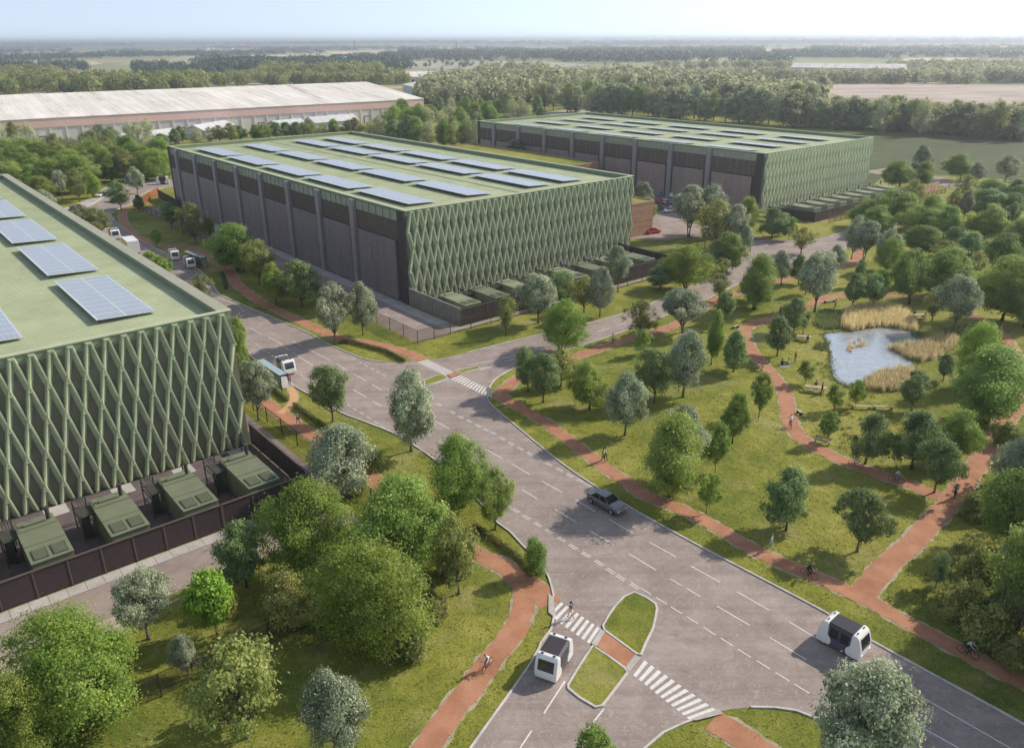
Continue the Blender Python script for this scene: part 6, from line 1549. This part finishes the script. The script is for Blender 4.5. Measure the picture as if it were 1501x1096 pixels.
# shelters
def shelter(corners, label, z=2.55, mat='glass_pale', bk=-1):
    P = [Vector(G(*q, z)) for q in corners]; c_ = sum(P, Vector((0, 0)))/4; u = ((P[2]-P[1])+(P[3]-P[0])); L = u.length/2; u.normalize(); n = Vector((-u.y, u.x)); w = abs((P[0]-P[1]).dot(n))/2+abs((P[3]-P[2]).dot(n))/2; w = max(w, 1.2)
    t = thing('bus_shelter', label, 'bus shelter', (c_.x, c_.y, 0), math.atan2(u.y, u.x))
    part('roof', MB().box(-L/2, L/2, -w/2, w/2, z-.05, z+.03), [mat], t); 
    mb = MB()
    for a in ((-L/2-.04, -L/2, -w/2, w/2), (L/2, L/2+.04, -w/2, w/2), (-L/2, L/2, -w/2-.04, -w/2), (-L/2, L/2, w/2, w/2+.04)): mb.box(*a, z-.1, z+.06)
    part('roof_edge', mb, ['steel_dark'], t)
    for x in (-L/2+.15, 0, L/2-.15): part('post', MB().box(x-.05, x+.05, bk*(w/2-.15)-.05, bk*(w/2-.15)+.05, 0, z-.05), ['steel_dark'], t)
    part('back_panel', MB().box(-L/2+.2, L/2-.2, bk*(w/2-.145)-.015, bk*(w/2-.145)+.015, .3, 2.2), ['glass_pale'], t)
    part('bench_seat', MB().box(-L/4, L/4, bk*(w/2-.4)-.17, bk*(w/2-.4)+.17, .42, .47).box(-L/4, -L/4+.06, bk*(w/2-.4)-.1, bk*(w/2-.4)+.1, 0, .42).box(L/4-.06, L/4, bk*(w/2-.4)-.1, bk*(w/2-.4)+.1, 0, .42), ['steel_dark'], t)
    return t
shelter([(376.7, 528), (385.3, 526), (420, 547.3), (411.3, 551.3)], 'bus shelter with a long pale flat roof beside the waiting pod')
s2 = shelter([(270, 369), (276, 366.5), (301, 376), (296, 379)], 'glass bus shelter beside the two pods and the upper orange path', bk=1)
def sign(px, h, w, hh, label, mat='sign_white', hd=0, cat='sign'):
    x, y = G(*px); t = thing('sign', label, cat, (x, y, 0), hd)
    part('panel', MB().box(-w/2, w/2, -.04, .04, h-hh, h), [mat], t, bevel=.01)
    part('post', MB().box(-.04, .04, -.03, .03, 0, h-hh), ['steel_dark'], t)
sign((717, 584), 1.45, .75, 1.2, 'white upright panel at the park end of the upper zebra crossing', hd=R(-20))
sign((968, 297), 3.2, 1.0, 1.2, 'blue car park sign behind the red hatchback', 'sign_blue'); sign((983, 299), 3.2, 1.0, 1.1, 'pale car park sign right of the blue sign')
sign((1095, 383), .9, 1.8, .35, 'small white flat sign on the grass at the road junction', hd=R(20))
# pylons
def pylon(px, py_top, d, label):
    k = d/G(px, 75)[1]; x, y = G(px, 75); x *= k; y *= k; z0 = HZ(x, y); h = height_at(x, y, py_top)
    t = thing('pylon', label, 'pylon', (x, y, z0)); h -= z0; mb = MB(); b_ = h*.09
    for sx in (-1, 1):
        for sy in (-1, 1): mb.tube([(sx*b_, sy*b_, 0), (sx*b_*.3, sy*b_*.3, h*.6), (0, 0, h)], .45, 4)
    for q in range(6):
        z = h*q/7; z2 = h*(q+1)/7; wa = b_*(1-.8*q/7); wb = b_*(1-.8*(q+1)/7)
        for sy in (-1, 1): mb.tube([(-wa, sy*wa, z), (wb, sy*wb, z2)], .3, 3); mb.tube([(wa, sy*wa, z), (-wb, sy*wb, z2)], .3, 3)
    part('lattice', mb, ['steel_dark'], t)
    for z in (.66, .78, .9):
        part('cross_arm', MB().tube([(-b_*1.2, 0, h*z), (0, 0, h*z+1.2), (b_*1.2, 0, h*z)], .4, 4), ['steel_dark'], t)
pylon(669, 50, 3600, 'lattice pylon on the horizon, right of the centre, taller of those seen'); pylon(790, 52, 4000, 'lattice pylon on the horizon over the farthest hall'); pylon(520, 56, 4200, 'faint lattice pylon on the horizon, leftmost of the three')
# village houses on the plain
hr = random.Random(12); hb = None
spots = [(hr.uniform(1290, 1500), hr.uniform(80, 87)) for _ in range(26)]+[(hr.uniform(870, 1000), hr.uniform(86, 91)) for _ in range(14)]+[(hr.uniform(540, 600), hr.uniform(81, 86)) for _ in range(4)]+[(hr.uniform(820, 850), hr.uniform(77, 82)) for _ in range(5)]+[(hr.uniform(230, 480), hr.uniform(69, 74)) for _ in range(24)]+[(hr.uniform(1180, 1501), hr.uniform(68, 74)) for _ in range(24)]
for i, (px, py) in enumerate(spots):
    x, y = G(px, py); s = 1 if py > 76 else 1.7; zz = HZ(x, y); 
    if hb is None:
        hb = thing('house', 'small pale village house far off on the plain', 'house', (0, 0, 0), 0, 'village houses on the plain')
        part('wall', MB().box(-7, 7, -4, 4, 0, 5.5), ['white_wall'], hb)
        mb = MB(); mb.hexa([(-7.4, -4.5, 5.3), (7.4, -4.5, 5.3), (7.4, 4.5, 5.3), (-7.4, 4.5, 5.3), (-7.4, -.1, 8.6), (7.4, -.1, 8.6), (7.4, .1, 8.6), (-7.4, .1, 8.6)]); part('roof', mb, ['tile_roof' if i % 2 else 'tile_roof'], hb); o = hb
    else: o = dup(hb, (0, 0, 0))
    o.location = (x, y, zz); o.rotation_euler = (0, 0, hr.uniform(-.6, .6)); o.scale = (s*hr.uniform(.8, 1.6), s, s)
# long pale farm sheds on the plain
for i, (a, b_, y_, lb) in enumerate([(888, 950, 81, 'long pale farm shed on the plain above the farthest hall'), (768, 832, 73.5, 'long pale roof far off between woods')]):
    shed('farm_shed', lb, (a, y_), (b_, y_), (a+2, y_-1.6), (b_-2, y_-1.6), 7, 11, wall='white_wall', cat='shed', roof='pale_shed')
# ================================================================ LIGHT
def setup_light():
    sd = Vector((1.6, .79, 0)).normalized(); el = R(SUN_EL)
    w = bpy.data.worlds.new('World'); sc.world = w; w.use_nodes = True; nt = w.node_tree
    bg = nt.nodes['Background']; bg.inputs[1].default_value = SKY
    sk = nt.nodes.new('ShaderNodeTexSky'); sk.sky_type = 'NISHITA'; sk.sun_disc = False; sk.sun_elevation = el
    az = math.atan2(sd.x, sd.y); sk.sun_rotation = az; sk.altitude = 50; sk.air_density = 1.0; sk.dust_density = DUST; sk.ozone_density = 1.5
    tc = nt.nodes.new('ShaderNodeTexCoord'); va = nt.nodes.new('ShaderNodeVectorMath'); va.operation = 'ADD'; va.inputs[1].default_value = (0, 0, .16)
    nt.links.new(tc.outputs['Generated'], va.inputs[0]); nt.links.new(va.outputs[0], sk.inputs['Vector'])
    mx = nt.nodes.new('ShaderNodeMix'); mx.data_type = 'RGBA'; mx.blend_type = 'MULTIPLY'; mx.inputs[0].default_value = 1; mx.inputs[7].default_value = (1.0, 1.0, .99, 1)
    nt.links.new(sk.outputs[0], mx.inputs[6]); hs = nt.nodes.new('ShaderNodeHueSaturation'); hs.inputs['Saturation'].default_value = .6; hs.inputs['Value'].default_value = .92; nt.links.new(mx.outputs[2], hs.inputs['Color']); nt.links.new(hs.outputs[0], bg.inputs[0])
    l = bpy.data.lights.new('sun', 'SUN'); l.energy = SUN; l.angle = R(.55); l.color = (1, .90, .76)
    o = bpy.data.objects.new('sun', l); C.objects.link(o)
    d = Vector((sd.x*math.cos(el), sd.y*math.cos(el), math.sin(el))); o.rotation_euler = d.to_track_quat('Z', 'Y').to_euler()
    v = sc.view_settings; v.view_transform = 'Standard'; v.look = 'None'; v.gamma = 1; v.exposure = EXPO
SUN_EL, SKY, SUN, DUST, EXPO = 35, .15, 3.3, .6, .58
setup_light()
if HAZE:
    me = MB(); me.box(-9000, 9000, -60, 14500, -14, 62)
    m = bpy.data.materials.new('haze'); m.use_nodes = True; nt = m.node_tree; nt.nodes.remove(nt.nodes['Principled BSDF'])
    pv = nt.nodes.new('ShaderNodeVolumePrincipled'); pv.inputs['Density'].default_value = HAZE; pv.inputs['Color'].default_value = (.86, .93, 1, 1); pv.inputs['Anisotropy'].default_value = .45
    nt.links.new(pv.outputs[0], nt.nodes['Material Output'].inputs['Volume']); MATS['haze'] = m
    tag(part('haze', me, ['haze']), 'thin pale haze over the whole plain', 'haze', None, 'stuff')
sc.cycles.use_denoising = True; sc.cycles.max_bounces = 6; sc.cycles.transparent_max_bounces = 12; sc.cycles.volume_bounces = 0; sc.cycles.diffuse_bounces = 3; sc.cycles.use_adaptive_sampling = True; sc.cycles.adaptive_threshold = .02
